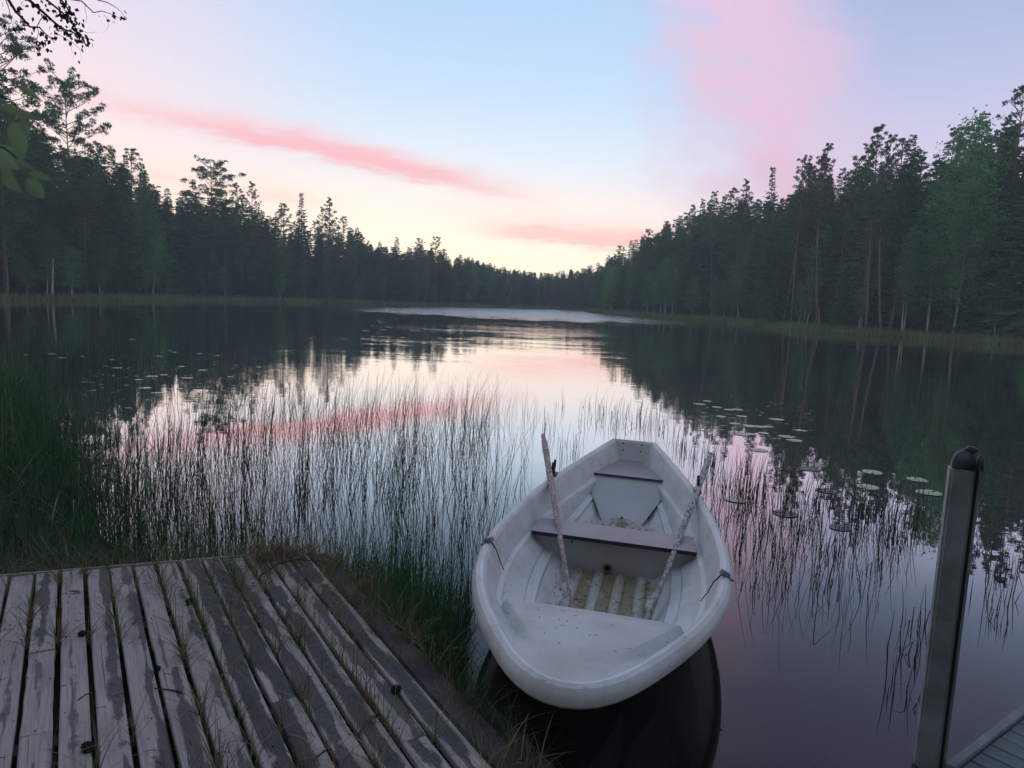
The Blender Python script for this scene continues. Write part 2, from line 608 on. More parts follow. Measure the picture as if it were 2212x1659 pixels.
def wood_material():
    """weathered board: grain, pale worn wood and dark damp bands; object colour red = how much of the band"""
    m = bpy.data.materials.new('weathered_board')
    m.use_nodes = True
    t = NT(m.node_tree)
    b = t.n['Principled BSDF']
    tc = t.new('ShaderNodeTexCoord').outputs['Object']
    oi = t.new('ShaderNodeObjectInfo')
    rnd = oi.outputs['Random']
    stain = t.xyz(oi.outputs['Color'])[0]
    side = t.xyz(oi.outputs['Color'])[1]
    x, y, z = t.xyz(tc)
    sh = t.comb(t.add(x, t.mul(rnd, 37.0)), t.add(y, t.mul(rnd, 91.0)), z)
    grain = t.noise(t.vmul(sh, (60, 2.0, 20)), 1.6, 5, 0.65)
    soft = t.noise(t.vmul(sh, (9, 1.6, 4)), 1.2, 4, 0.6)
    edge = t.noise(t.vmul(sh, (30, 1.5, 4)), 1.3, 6, 0.68)
    fine = t.noise(sh, 140, 3, 0.6)
    pale = t.mix(t.smooth(grain, 0.3, 0.7), (0.43, 0.38, 0.345, 1), (0.29, 0.255, 0.232, 1))
    pale = t.mix(t.mul(t.smooth(soft, 0.48, 0.72), 0.6), pale, (0.19, 0.168, 0.155, 1))
    # the band wanders along the board
    cx = t.add(t.mul(t.sub(side, 0.5), 0.07), t.mul(t.sub(t.noise(t.comb(0.0, t.add(y, t.mul(rnd, 50.0)), 0.0), 1.6, 3), 0.5), 0.09))
    dd = t.m('ABSOLUTE', t.sub(x, cx))
    dd = t.add(dd, t.mul(t.sub(edge, 0.5), 0.085))
    along = t.noise(t.comb(t.mul(rnd, 13.0), t.add(y, t.mul(rnd, 20.0)), 0.0), 2.6, 4, 0.6)
    wid = t.mul(t.add(0.026, t.mul(stain, 0.022)), t.smooth(t.add(along, t.mul(t.sub(stain, 0.5), 0.75)), 0.32, 0.68))
    fleck = t.smooth(t.noise(t.vmul(sh, (70, 22, 20)), 1.5, 4, 0.7), 0.60, 0.72)
    band = t.mul(t.smooth(t.sub(wid, dd), -0.004, 0.009), t.sub(1.0, t.mul(fleck, 0.55)))
    dark = t.mix(t.smooth(fine, 0.35, 0.7), (0.022, 0.026, 0.028, 1), (0.072, 0.072, 0.070, 1))
    c = t.mix(t.mul(band, t.add(0.55, t.mul(stain, 0.45))), pale, dark)
    spots = t.smooth(t.noise(sh, 30, 4, 0.6), 0.66, 0.74)
    c = t.mix(t.mul(spots, 0.55), c, (0.05, 0.045, 0.042, 1))
    crack = t.smooth(t.noise(t.vmul(sh, (85, 1.1, 10)), 1.0, 3, 0.5), 0.66, 0.71)
    c = t.mix(t.mul(crack, 0.6), c, (0.035, 0.032, 0.03, 1))
    t.put(b.inputs['Base Color'], c)
    t.put(b.inputs['Roughness'], t.sub(0.82, t.mul(band, 0.2)))
    b.inputs['Specular IOR Level'].default_value = 0.06
    bn = t.new('ShaderNodeBump')
    bn.inputs['Distance'].default_value = 0.003
    bn.inputs['Strength'].default_value = 0.8
    t.put(bn.inputs['Height'], t.sub(t.add(grain, t.mul(fine, 0.3)), t.mul(crack, 0.8)))
    t.l.new(bn.outputs[0], b.inputs['Normal'])
    return m


M['wood'] = wood_material()
M['wood_dark'] = mat('wood_dark', (0.085, 0.078, 0.074), 0.9, 0.6, 6, bump=0.004)
M['jetty_board'] = mat('jetty_board', (0.14, 0.165, 0.175), 0.85, 0.3, 8, bump=0.002, objrand=0.12)
M['jetty_trim'] = mat('jetty_trim', (0.20, 0.22, 0.23), 0.8, 0.25, 8, bump=0.002)


def gelcoat(name, c, dirt=0.35, stain=False, locker=False):
    m = bpy.data.materials.new(name)
    m.use_nodes = True
    t = NT(m.node_tree)
    b = t.n['Principled BSDF']
    tc = t.new('ShaderNodeTexCoord').outputs['Object']
    x, y, z = t.xyz(tc)
    n1 = t.noise(tc, 3.0, 5, 0.6)
    n2 = t.noise(t.vmul(tc, (14, 3, 6)), 1.5, 5, 0.65)
    n3 = t.noise(tc, 55, 3, 0.6)
    col = t.mix(t.mul(t.smooth(n1, 0.38, 0.72), dirt), (*c, 1), (c[0] * 0.72, c[1] * 0.70, c[2] * 0.64, 1))
    col = t.mix(t.mul(t.smooth(n2, 0.55, 0.75), dirt * 0.7), col, (0.36, 0.34, 0.30, 1))
    col = t.mix(t.mul(t.smooth(n3, 0.68, 0.76), 0.5 * dirt), col, (0.14, 0.12, 0.10, 1))
    sc1 = t.noise(t.vmul(tc, (34, 5, 40)), 1.6, 4, 0.6)
    col = t.mix(t.mul(t.smooth(sc1, 0.62, 0.70), 0.5 * dirt), col, (0.20, 0.19, 0.18, 1))
    sc2 = t.noise(t.vmul(tc, (6, 40, 40)), 1.4, 4, 0.6)
    col = t.mix(t.mul(t.smooth(sc2, 0.66, 0.72), 0.45 * dirt), col, (0.24, 0.22, 0.20, 1))
    if stain:       # silt and algae settled on the sole of the boat between the ribs
        low = t.smooth(z, 0.12, 0.035)
        aft = t.mul(t.smooth(y, -1.25, -0.9), t.smooth(y, 1.35, 1.1))
        mid = t.smooth(t.m('ABSOLUTE', x), 0.34, 0.12)
        k = t.add(t.noise(t.vmul(tc, (7, 2.5, 1)), 1.5, 5, 0.65), t.mul(mid, 0.22))
        col = t.mix(t.mul(t.mul(low, aft), t.mul(t.smooth(k, 0.44, 0.66), 0.95)), col, (0.21, 0.165, 0.075, 1))
        k2 = t.noise(t.vmul(tc, (16, 7, 1)), 2.0, 5, 0.7)
        col = t.mix(t.mul(t.mul(low, aft), t.mul(t.smooth(k2, 0.55, 0.64), 0.85)), col, (0.05, 0.04, 0.028, 1))
    if locker:      # leaf mould gathered round the drain plug
        d2 = t.m('SQRT', t.add(t.mul(x, x), t.mul(t.sub(y, 1.14), t.sub(y, 1.14))))
        k3 = t.add(t.noise(t.vmul(tc, (20, 20, 20)), 1.5, 5, 0.7), t.smooth(d2, 0.15, 0.02, 0.0, 0.35))
        col = t.mix(t.mul(t.smooth(d2, 0.19, 0.10), t.mul(t.smooth(k3, 0.48, 0.68), 0.9)), col, (0.22, 0.15, 0.075, 1))
        k4 = t.noise(tc, 45, 4, 0.7)
        col = t.mix(t.mul(t.smooth(d2, 0.20, 0.06), t.smooth(k4, 0.54, 0.62)), col, (0.035, 0.026, 0.018, 1))
    t.put(b.inputs['Base Color'], col)
    t.put(b.inputs['Roughness'], t.add(0.34, t.mul(n1, 0.25)))
    b.inputs['Specular IOR Level'].default_value = 0.4
    bn = t.new('ShaderNodeBump')
    bn.inputs['Distance'].default_value = 0.002
    t.put(bn.inputs['Height'], t.noise(tc, 18, 4))
    t.l.new(bn.outputs[0], b.inputs['Normal'])
    return m


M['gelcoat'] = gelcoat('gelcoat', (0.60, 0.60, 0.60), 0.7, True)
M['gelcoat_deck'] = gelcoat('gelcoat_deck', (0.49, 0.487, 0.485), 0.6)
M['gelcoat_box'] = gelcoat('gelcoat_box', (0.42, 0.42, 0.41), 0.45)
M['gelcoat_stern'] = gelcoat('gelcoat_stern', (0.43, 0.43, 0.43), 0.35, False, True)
M['seat_board'] = gelcoat('seat_board', (0.32, 0.275, 0.285), 0.35)
M['seat_edge'] = mat('seat_edge', (0.030, 0.032, 0.038), 0.6, 0.3, 20)
M['hole'] = mat('hole', (0.012, 0.012, 0.012), 0.8, 0.1, 5)


def paint_peel():
    m = bpy.data.materials.new('peeling_paint')
    m.use_nodes = True
    t = NT(m.node_tree)
    b = t.n['Principled BSDF']
    tc = t.new('ShaderNodeTexCoord').outputs['Object']
    oc = t.xyz(t.new('ShaderNodeObjectInfo').outputs['Color'])[0]
    n = t.noise(t.vmul(tc, (34, 9, 30)), 1.6, 5, 0.7)
    n2 = t.noise(tc, 60, 4, 0.65)
    paint = t.mix(oc, (0.42, 0.40, 0.41, 1), (0.33, 0.205, 0.20, 1))
    bare = t.mix(oc, (0.13, 0.105, 0.11, 1), (0.50, 0.45, 0.43, 1))
    c = t.mix(t.smooth(n, 0.50, 0.56), paint, bare)
    c = t.mix(t.mul(t.smooth(n2, 0.58, 0.66), 0.6), c, (0.10, 0.075, 0.075, 1))
    t.put(b.inputs['Base Color'], c)
    b.inputs['Roughness'].default_value = 0.8
    bn = t.new('ShaderNodeBump')
    bn.inputs['Distance'].default_value = 0.004
    t.put(bn.inputs['Height'], n)
    t.l.new(bn.outputs[0], b.inputs['Normal'])
    return m


M['peel'] = paint_peel()

# ------------------------------------------------------------------ lake and ground
FRONT = [(-41.6, 57.5), (-40.7, 68.6), (-41.6, 91.8), (-34.8, 104.5), (-25.3, 124.3), (-9.8, 133.5), (9.0, 159.1), (15.5, 152), (14.5, 126.3),
         (20.1, 107.8), (25.7, 102.0), (29.4, 84.1), (30.6, 68.4), (36.1, 62.5), (39.4, 55.0)]
NEAR = [(41, 46), (42, 34), (36, 16), (22, 4), (9, 1.6), (3.4, 1.75), (1.5, 1.9), (0.3, 2.0), (-0.6, 2.6), (-1.6, 3.9), (-2.3, 4.75), (-3.2, 5.3),
        (-4.05, 6.4), (-5.7, 8.2), (-8.3, 11.4), (-14, 14.5), (-25, 20), (-36, 30), (-41.5, 46)]
LAKE = np.array(FRONT + NEAR)


def shore_dist(P):
    """signed distance to the shoreline, positive on land; P (N,2)"""
    P = np.atleast_2d(np.asarray(P, float))
    A = LAKE
    B = np.roll(LAKE, -1, 0)
    dmin = np.full(len(P), 1e9)
    ins = np.zeros(len(P), bool)
    for a, b in zip(A, B):
        ab = b - a
        t = np.clip(((P - a) @ ab) / (ab @ ab), 0, 1)
        dmin = np.minimum(dmin, np.linalg.norm(P - (a + t[:, None] * ab), axis=1))
        c = ((a[1] > P[:, 1]) != (b[1] > P[:, 1]))
        with np.errstate(divide='ignore', invalid='ignore'):
            xx = (b[0] - a[0]) * (P[:, 1] - a[1]) / (b[1] - a[1]) + a[0]
        ins ^= c & (P[:, 0] < xx)
    return np.where(ins, -dmin, dmin)


def ground_z(P):
    P = np.atleast_2d(np.asarray(P, float))
    d = shore_dist(P)
    far = np.clip((np.hypot(P[:, 0], P[:, 1]) - 30) / 25, 0, 1)
    land = 0.02 + 0.18 * np.clip(d / 0.7, 0, 1) + 0.12 * np.clip((d - 0.7) / 3, 0, 1) + far * 0.05 * np.clip(d - 3, 0, 60)
    return np.where(d > 0, land, np.maximum(-1.8, 0.02 + d * 0.35))


def build_ground():
    rad = np.concatenate([np.linspace(0.3, 14, 46), np.linspace(15, 60, 46), np.linspace(63, 200, 56), np.linspace(210, 300, 10)])
    ang = np.linspace(0, 2 * np.pi, 193)[:-1]
    rr, aa = np.meshgrid(rad, ang, indexing='ij')
    P = np.stack([rr * np.cos(aa), rr * np.sin(aa)], 2).reshape(-1, 2)
    z = ground_z(P) + rng.normal(0, 0.012, len(P)) * (shore_dist(P) > 0.5)
    b = MB()
    b.v = [tuple(map(float, (p[0], p[1], q))) for p, q in zip(P, z)]
    n = len(ang)
    for i in range(len(rad) - 1):
        for j in range(n):
            b.face((i * n + j, i * n + (j + 1) % n, (i + 1) * n + (j + 1) % n, (i + 1) * n + j)[::-1])
    b.face([j for j in range(n)])
    o = link('ground', fix(b.mesh('ground', M['soil'], True)))
    tag(o, 'dark forest soil and peat of the lake banks', None, None, 'structure')


build_ground()
wb = MB()
wb.poly([(-300, -40, 0), (300, -40, 0), (300, 290, 0), (-300, 290, 0)])
tag(link('water', wb.mesh('water', M['water'])), 'still dark lake mirroring sunset sky and forest', None, None, 'structure')

# air: the far shores fade to grey blue
hz = MB()
hz.box((0, 125, 24), (740, 370, 56))
hm = bpy.data.materials.new('haze_air')
hm.use_nodes = True
hm.node_tree.nodes.clear()
_o = hm.node_tree.nodes.new('ShaderNodeOutputMaterial')
_v = hm.node_tree.nodes.new('ShaderNodeVolumePrincipled')
_v.inputs['Color'].default_value = (0.82, 0.93, 1.0, 1)
_v.inputs['Density'].default_value = HAZE
hm.node_tree.links.new(_v.outputs[0], _o.inputs['Volume'])
tag(link('haze', hz.mesh('haze', hm)), 'thin evening haze over the lake', None, None, 'stuff')


# ------------------------------------------------------------------ trees
def tuft_quads(P, Dv, L, W, rnd):
    """needle sprays: points, directions, length, width -> (N,4,3)"""
    N = len(P)
    s = np.cross(Dv, rnd.normal(0, 1, (N, 3)))
    s /= np.linalg.norm(s, axis=1)[:, None] + 1e-9
    e = P + Dv * L[:, None]
    V = np.zeros((N, 4, 3))
    V[:, 0] = P - s * (W * 0.25)[:, None]
    V[:, 1] = P + s * (W * 0.25)[:, None]
    V[:, 2] = e + s * (W * 0.5)[:, None]
    V[:, 3] = e - s * (W * 0.5)[:, None]
    return V


def crown_mesh(name, wood, V, leafmat, barkmat):
    """branches (MB) plus leaf faces in one mesh with two materials"""
    n0 = len(wood.v)
    v = wood.v + [tuple(p) for p in V.reshape(-1, 3)]
    f = wood.f + [(n0 + 4 * i, n0 + 4 * i + 1, n0 + 4 * i + 2, n0 + 4 * i + 3) for i in range(len(V))]
    me = bpy.data.meshes.new(name)
    me.from_pydata(v, [], f)
    me.materials.append(leafmat)
    me.materials.append(barkmat)
    me.polygons.foreach_set('material_index', [1] * len(wood.f) + [0] * len(V))
    me.update()
    return me


def nrm(a):
    return a / (np.linalg.norm(a, axis=-1, keepdims=True) + 1e-9)


def pine_proto(seed, H=18.0, c0=0.5, spread=2.6, nb=34, dens=1.0, flat=False):
    r = np.random.default_rng(seed)
    bend = r.normal(0, 0.25, 2)

    def tp(z):
        t = z / H
        return np.array([bend[0] * math.sin(t * 2.2), bend[1] * math.sin(t * 2.7), z])
    tr = MB()
    zs = np.linspace(-0.3, H * 0.985, 9)
    tr.tube([tp(z) for z in zs], [0.14 * (1 - 0.85 * max(z, 0) / H) * (1.25 if z < 0.5 else 1) for z in zs], 7)
    w = MB()
    P, Dv = [], []
    for k in range(nb):
        t = c0 + (1 - c0) * ((k + r.random()) / nb)
        z = H * t
        q = (t - c0) / (1 - c0)
        if flat:
            ln = spread * (0.5 + 0.5 * math.sin(math.pi * min(0.95, 0.16 + q * 0.8))) * r.uniform(0.65, 1.15) * (1.0 if q < 0.75 else (1.3 - q * 0.85) * 1.5)
        else:
            ln = spread * (min(1, 0.55 + 2.2 * q) * (1 - q) ** 0.75 + 0.10) * r.uniform(0.6, 1.2)
        a = k * 2.4 + r.normal(0, 0.4)
        up = r.uniform(-0.05, 0.3) + (0.5 * q * q if flat else 1.5 * q ** 4)
        p0 = tp(z)
        d = np.array([math.cos(a), math.sin(a), up])
        p1 = p0 + d * ln * 0.5 + np.array([0, 0, 0.05])
        p2 = p0 + d * ln + np.array([0, 0, ln * 0.14])
        w.tube([p0, p1, p2], [0.045, 0.03, 0.012], 3, 1, False)
        nc = max(2, int(ln * 2.4))
        for c in range(nc):
            s = 0.42 + 0.58 * (c + r.random()) / nc
            cp = p0 + (p2 - p0) * s + np.array([0, 0, math.sin(s * 3) * 0.08]) + r.normal(0, 0.28 if flat else 0.28 * (1 - 0.7 * q), 3) * np.array([1, 1, 0.35])
            m = int(38 * dens)
            th = nrm(r.normal(0, 1, (m, 3)) + np.array([0, 0, 0.5]))
            P.append(cp + th * np.array([0.30, 0.30, 0.16]) * (1 if flat else 1.05 - 0.55 * q) * r.uniform(0.2, 1.0, (m, 1)))
            Dv.append(nrm(th + d * 0.5))
    for k in range(7):                                  # dead stubs under the crown
        z = H * r.uniform(0.2, c0)
        a = r.uniform(0, 6.28)
        p0 = tp(z)
        ln = r.uniform(0.3, 1.2)
        w.tube([p0, p0 + np.array([math.cos(a), math.sin(a), r.uniform(-0.3, 0.1)]) * ln], [0.02, 0.008], 3, 1, False)
    P, Dv = np.concatenate(P), np.concatenate(Dv)
    V = tuft_quads(P, Dv, r.uniform(0.11, 0.22, len(P)), r.uniform(0.04, 0.09, len(P)), r)
    return tr.mesh('pine_trunk', M['pine_bark'], True), crown_mesh('pine_crown', w, V, M['pine_needles'], M['pine_bark']), H


def spruce_proto(seed, H=18.0, wid=2.3, low=0.07, ragged=0.25, droop=0.35):
    r = np.random.default_rng(seed)
    tr = MB()
    zs = np.linspace(-0.3, H, 7)
    tr.tube([(0, 0, z) for z in zs], [0.2 * (1 - 0.97 * max(z, 0) / H) for z in zs], 6)
    w = MB()
    P, Dv, L = [], [], []
    nw = int(H * 3.0)
    for k in range(nw):
        t = low + (0.985 - low) * k / (nw - 1)
        z = H * t
        lmax = wid * (1 - t) ** 0.78 * (0.6 + 0.4 * min(1, (t - low) * 8)) + 0.10
        for j in range(6 if t < 0.8 else 5):
            a = j * 1.047 + k * 0.62 + r.normal(0, 0.25)
            ln = lmax * r.uniform(1 - ragged * 1.6, 1 + ragged)
            if ln < 0.08:
                continue
            dr = droop * (1 - t) - 0.42 * t * t + r.normal(0, 0.06)
            d = np.array([math.cos(a), math.sin(a), -dr])
            p0 = np.array([0, 0, z + r.normal(0, 0.10)])
            if ln > 0.6 and j % 2 == 0:
                w.tube([p0, p0 + d * ln * 0.85], [0.022, 0.006], 3, 1, False)
            ns = max(3, int(ln * 5.0))
            s = (np.arange(ns) + r.random(ns)) / ns
            s = 0.12 + 0.88 * s
            q = p0 + d[None] * (ln * s)[:, None]
            q[:, 2] += 0.10 * ln * s ** 3 + r.normal(0, 0.05, ns)
            for sg in (-1, 1):
                sd_ = np.array([-math.sin(a), math.cos(a), 0]) * sg
                dv = nrm(d[None] * 0.8 + sd_[None] * r.uniform(0.3, 0.95, (ns, 1)) + np.array([0, 0, -1.0])[None] * r.uniform(0.0, 0.55, (ns, 1)))
                P.append(q)
                Dv.append(dv)
                L.append(np.minimum(0.46, 0.20 + 0.28 * ln * (1.15 - s)) * r.uniform(0.7, 1.2, ns))
    P, Dv, L = np.concatenate(P), np.concatenate(Dv), np.concatenate(L)
    V = tuft_quads(P, Dv, L, L * r.uniform(0.35, 0.6, len(P)), r)
    return tr.mesh('spruce_trunk', M['dark_bark'], True), crown_mesh('spruce_crown', w, V, M['spruce_needles'], M['dark_bark']), H


def birch_proto(seed, H=12.0, wid=1.6, c0=0.22, n=58, leaf=0.11):
    r = np.random.default_rng(seed)
    bd = r.normal(0, 0.35, 2)

    def tp(z):
        t = z / H
        return np.array([bd[0] * t * t * 2, bd[1] * math.sin(t * 3), z])
    tr = MB()
    zs = np.linspace(-0.3, H * 0.97, 9)
    tr.tube([tp(z) for z in zs], [0.10 * (1 - 0.92 * max(z, 0) / H) for z in zs], 6)
    w = MB()
    P, Dv = [], []
    for k in range(n):
        t = c0 + (0.99 - c0) * (k + r.random()) / n
        q = (t - c0) / (1 - c0)
        ln = wid * (math.sin(math.pi * min(1, 0.15 + 0.85 * q)) * 0.8 + 0.2) * r.uniform(0.5, 1.15)
        a = k * 2.4 + r.normal(0, 0.4)
        p0 = tp(H * t)
        d = np.array([math.cos(a), math.sin(a), r.uniform(0.2, 0.8)])
        p1 = p0 + d * ln * 0.6
        p2 = p0 + d * ln + np.array([0, 0, -0.25 * ln])
        w.tube([p0, p1, p2], [0.02, 0.012, 0.004], 3, 1, False)
        nc = max(2, int(ln * 3.2))
        for c in range(nc):
            s = 0.3 + 0.7 * (c + r.random()) / nc
            cp = (p0 + (p1 - p0) * s * 1.6) if s < 0.62 else (p1 + (p2 - p1) * (s - 0.6) * 2.5)
            m = 18
            P.append(cp + r.normal(0, 1, (m, 3)) * np.array([0.24, 0.24, 0.30]) + np.array([0, 0, -0.12]))
            Dv.append(nrm(r.normal(0, 1, (m, 3)) + np.array([0, 0, -0.6])))
    P, Dv = np.concatenate(P), np.concatenate(Dv)
    V = tuft_quads(P, Dv, r.uniform(0.7, 1.2, len(P)) * leaf, r.uniform(0.8, 1.2, len(P)) * leaf, r)
    return tr.mesh('birch_trunk', M['birch_bark'], True), crown_mesh('birch_crown', w, V, M['birch_leaves'], M['birch_bark']), H


PINES = [pine_proto(1, c0=0.45, spread=2.4, nb=44), pine_proto(2, c0=0.36, spread=2.8, nb=52), pine_proto(3, c0=0.58, spread=2.2, nb=36),
         pine_proto(4, c0=0.40, spread=2.1, nb=50)]
BROAD = [pine_proto(21, c0=0.40, spread=4.2, nb=58, dens=1.5, flat=True), pine_proto(22, c0=0.38, spread=3.6, nb=56, dens=1.5, flat=True)]
SPRUCES = [spruce_proto(5), spruce_proto(6, wid=1.9, ragged=0.32), spruce_proto(7, wid=2.7, droop=0.5), spruce_proto(8, wid=1.6, low=0.15)]
BIRCHES = [birch_proto(9), birch_proto(10, wid=2.0), birch_proto(11, wid=1.3, c0=0.35), birch_proto(12, H=14, wid=2.3, n=60)]
PROTO = {'pine_tree': PINES, 'spruce_tree': SPRUCES, 'birch_tree': BIRCHES, 'broad': BROAD}
COUNT = {}


def plant(kind, x, y, h, label, group=None, variant=None, girth=None, lean=(0, 0), rot=None):
    pr = PROTO[kind]
    tm, cm, H = pr[random.randrange(len(pr)) if variant is None else variant]
    kind = 'pine_tree' if kind == 'broad' else kind
    COUNT[kind] = COUNT.get(kind, 0) + 1
    e = bpy.data.objects.new(kind, None)
    COL.objects.link(e)
    e.empty_display_size = 0.5
    s = h / H
    g = girth if girth else s ** 0.75 * random.uniform(0.85, 1.15)
    e.location = (x, y, float(ground_z([(x, y)])[0]) - 0.05)
    e.rotation_euler = (lean[0] + random.gauss(0, 0.012), lean[1] + random.gauss(0, 0.012), random.uniform(0, 6.28) if rot is None else rot)
    e.scale = (g, g, s)
    tag(e, label, {'pine_tree': 'pine tree', 'spruce_tree': 'spruce tree', 'birch_tree': 'birch tree'}[kind], group)
    link('trunk', tm, e)
    link('crown', cm, e)
    return e


SKYX = [-300, 0, 40, 70, 100, 150, 185, 210, 245, 290, 330, 375, 410, 445, 485, 520, 545, 575, 610, 635, 653, 675, 705, 740, 770, 800, 830, 855, 900,
        935, 980, 1030, 1090, 1190, 1290, 1330, 1390, 1425, 1500, 1530, 1585, 1620, 1648, 1675, 1715, 1755, 1800, 1840, 1890, 1930, 1975, 2010, 2050,
        2085, 2115, 2140, 2175, 2212, 2500]
SKYY = [0, 120, 190, 240, 280, 300, 310, 318, 330, 345, 368, 395, 415, 420, 420, 425, 440, 462, 450, 470, 470, 475, 480, 482, 494, 520, 525, 530, 532,
        534, 548, 562, 581, 589, 572, 540, 500, 486, 446, 440, 420, 425, 420, 415, 395, 372, 375, 348, 352, 330, 335, 330, 285,
        268, 260, 235, 235, 230, 160]


def z_at_skyline(x, y, py):
    """height at (x, y) seen at the row py"""
    px = proj((x, y, 5))[0]
    d = ray(px, py)
    return H_EYE + d[2] * math.hypot(x, y) / math.hypot(d[0], d[1])


LBL = {
    ('pine_tree', 0): ('bare-trunked pine with a dark top in the forest on the left shore', 'pines along the left shore'),
    ('spruce_tree', 0): ('dark pointed spruce in the hazy forest on the left shore', 'spruces along the left shore'),
    ('birch_tree', 0): ('low leafy birch at the water edge of the left shore', 'birches along the left shore'),
    ('pine_tree', 1): ('tall pine with a long bare trunk in the forest on the right shore', 'pines along the right shore'),
    ('spruce_tree', 1): ('dark green spruce in the dense forest on the right shore', 'spruces along the right shore'),
    ('birch_tree', 1): ('light green birch with a thin white trunk on the right shore', 'birches along the right shore'),
    ('pine_tree', 2): ('small distant pine in the hazy forest at the far end', 'pines at the far end of the lake'),
    ('spruce_tree', 2): ('small distant spruce in the hazy forest at the far end', 'spruces at the far end of the lake'),
    ('birch_tree', 2): ('small distant birch by the water at the far end', 'birches at the far end of the lake'),
}
# shoreline walked in even steps; every row stands further up the bank
line = np.array([(-44, 44), (-42.5, 51)] + FRONT + [(41.5, 46), (43, 40)])
seg = np.linalg.norm(np.diff(line, axis=0), axis=1)
cum = np.concatenate([[0], np.cumsum(seg)])


def along(s):
    i = int(np.clip(np.searchsorted(cum, s) - 1, 0, len(seg) - 1))
    t = (s - cum[i]) / seg[i]
    p = line[i] + (line[i + 1] - line[i]) * t
    d = (line[i + 1] - line[i]) / seg[i]
    return p, np.array([-d[1], d[0]])


MARKS = [[(20, 'the tallest dark pine at the left edge'), (148, 'the big old open pine'), (278, 'the small spruce tips'), (447, 'the rounded wide pine'), (530, 'the two slim pines'),
          (653, 'the tall pointed spruce'), (706, 'the twin-topped pine'), (770, 'the last larger spruce'), (855, 'the small conical spruce'), (935, 'the two bushy low pines'),
          (1030, 'the valley end')],
         [(1330, 'the first bushy pine'), (1436, 'the pale birch at the point'), (1500, 'the first pointed spruce'), (1587, 'the pale-tipped pine'), (1648, 'the steeple-like spruce'),
          (1710, 'the three pale trunks'), (1756, 'the round-shouldered pine'), (1842, 'the thin-topped pine'), (1932, 'the broad dark spruce'), (2056, 'the white leaning birch'),
          (2140, 'the tallest right-hand pine'), (2212, 'the right edge')]]
KINDW = {'pine_tree': 'pine', 'spruce_tree': 'spruce', 'birch_tree': 'birch'}


def where(kind, side, px, off):
    near = min(MARKS[side], key=lambda m: abs(m[0] - px))
    rel = 'left of' if px < near[0] - 14 else ('right of' if px > near[0] + 14 else 'in line with')
    row = 'low' if off < 2 else ('front-row' if off < 5 else ('second-row' if off < 8 else ('inner' if off < 12 else 'deep-standing')))
    return '%s %s %s %s on the %s shore' % (row, KINDW[kind], rel, near[1], ('left', 'right')[side]) if len(near[1].split()) < 6 else '%s %s %s %s' % (row, KINDW[kind], rel, near[1])


ROWS = [  # offset, spacing, jitter, kinds, height range as a share of the skyline
    (1.6, 3.0, 0.9, (('birch_tree', 0.78), ('spruce_tree', 0.22)), (0.2, 0.52)),
    (3.4, 3.1, 1.2, (('pine_tree', 0.34), ('birch_tree', 0.16), ('spruce_tree', 0.50)), (0.6, 0.96)),
    (6.0, 2.9, 1.3, (('spruce_tree', 0.62), ('pine_tree', 0.38)), (0.5, 0.94)),
    (10.0, 2.8, 1.5, (('spruce_tree', 0.7), ('pine_tree', 0.3)), (0.84, 1.02)),
    (15.5, 3.2, 2.0, (('spruce_tree', 0.74), ('pine_tree', 0.26)), (0.9, 1.06)),
]
for off, step, jit, kinds, (h0, h1) in ROWS:
    s = random.uniform(0, step)
    while s < cum[-1]:
        p, nn = along(s)
        s += step * random.uniform(0.65, 1.35)
        o = off + random.gauss(0, jit * 0.6)
        q = p + nn * max(0.8, o)
        if shore_dist([q])[0] < 0.7:
            continue
        px = proj((q[0], q[1], 5))[0]
        if not -330 < px < 2520:
            continue
        side = 2 if 1050 < px < 1300 else (0 if px <= 1050 else 1)
        if side != 1 and off < 2 and random.random() < 0.35:
            continue
        zt = z_at_skyline(q[0], q[1], np.interp(px, SKYX, SKYY))
        h = (zt - float(ground_z([q])[0]))
        if h < 1.5:
            continue
        h *= random.uniform(h0, h1)
        k = random.choices([a for a, b in kinds], [b for a, b in kinds])[0]
        if k == 'birch_tree':
            h = min(h, random.uniform(5.5, 11.5) if off < 2 else 14)
        h = max(h, 2.0)
        lb, gp = LBL[(k, side)]
        if side != 2:
            lb = where(k, side, px, off)
        plant(k, q[0], q[1], h, lb, gp, girth=max(0.45, (h / (12 if k == 'birch_tree' else 18)) ** 0.6) * random.uniform(1.0, 1.5))


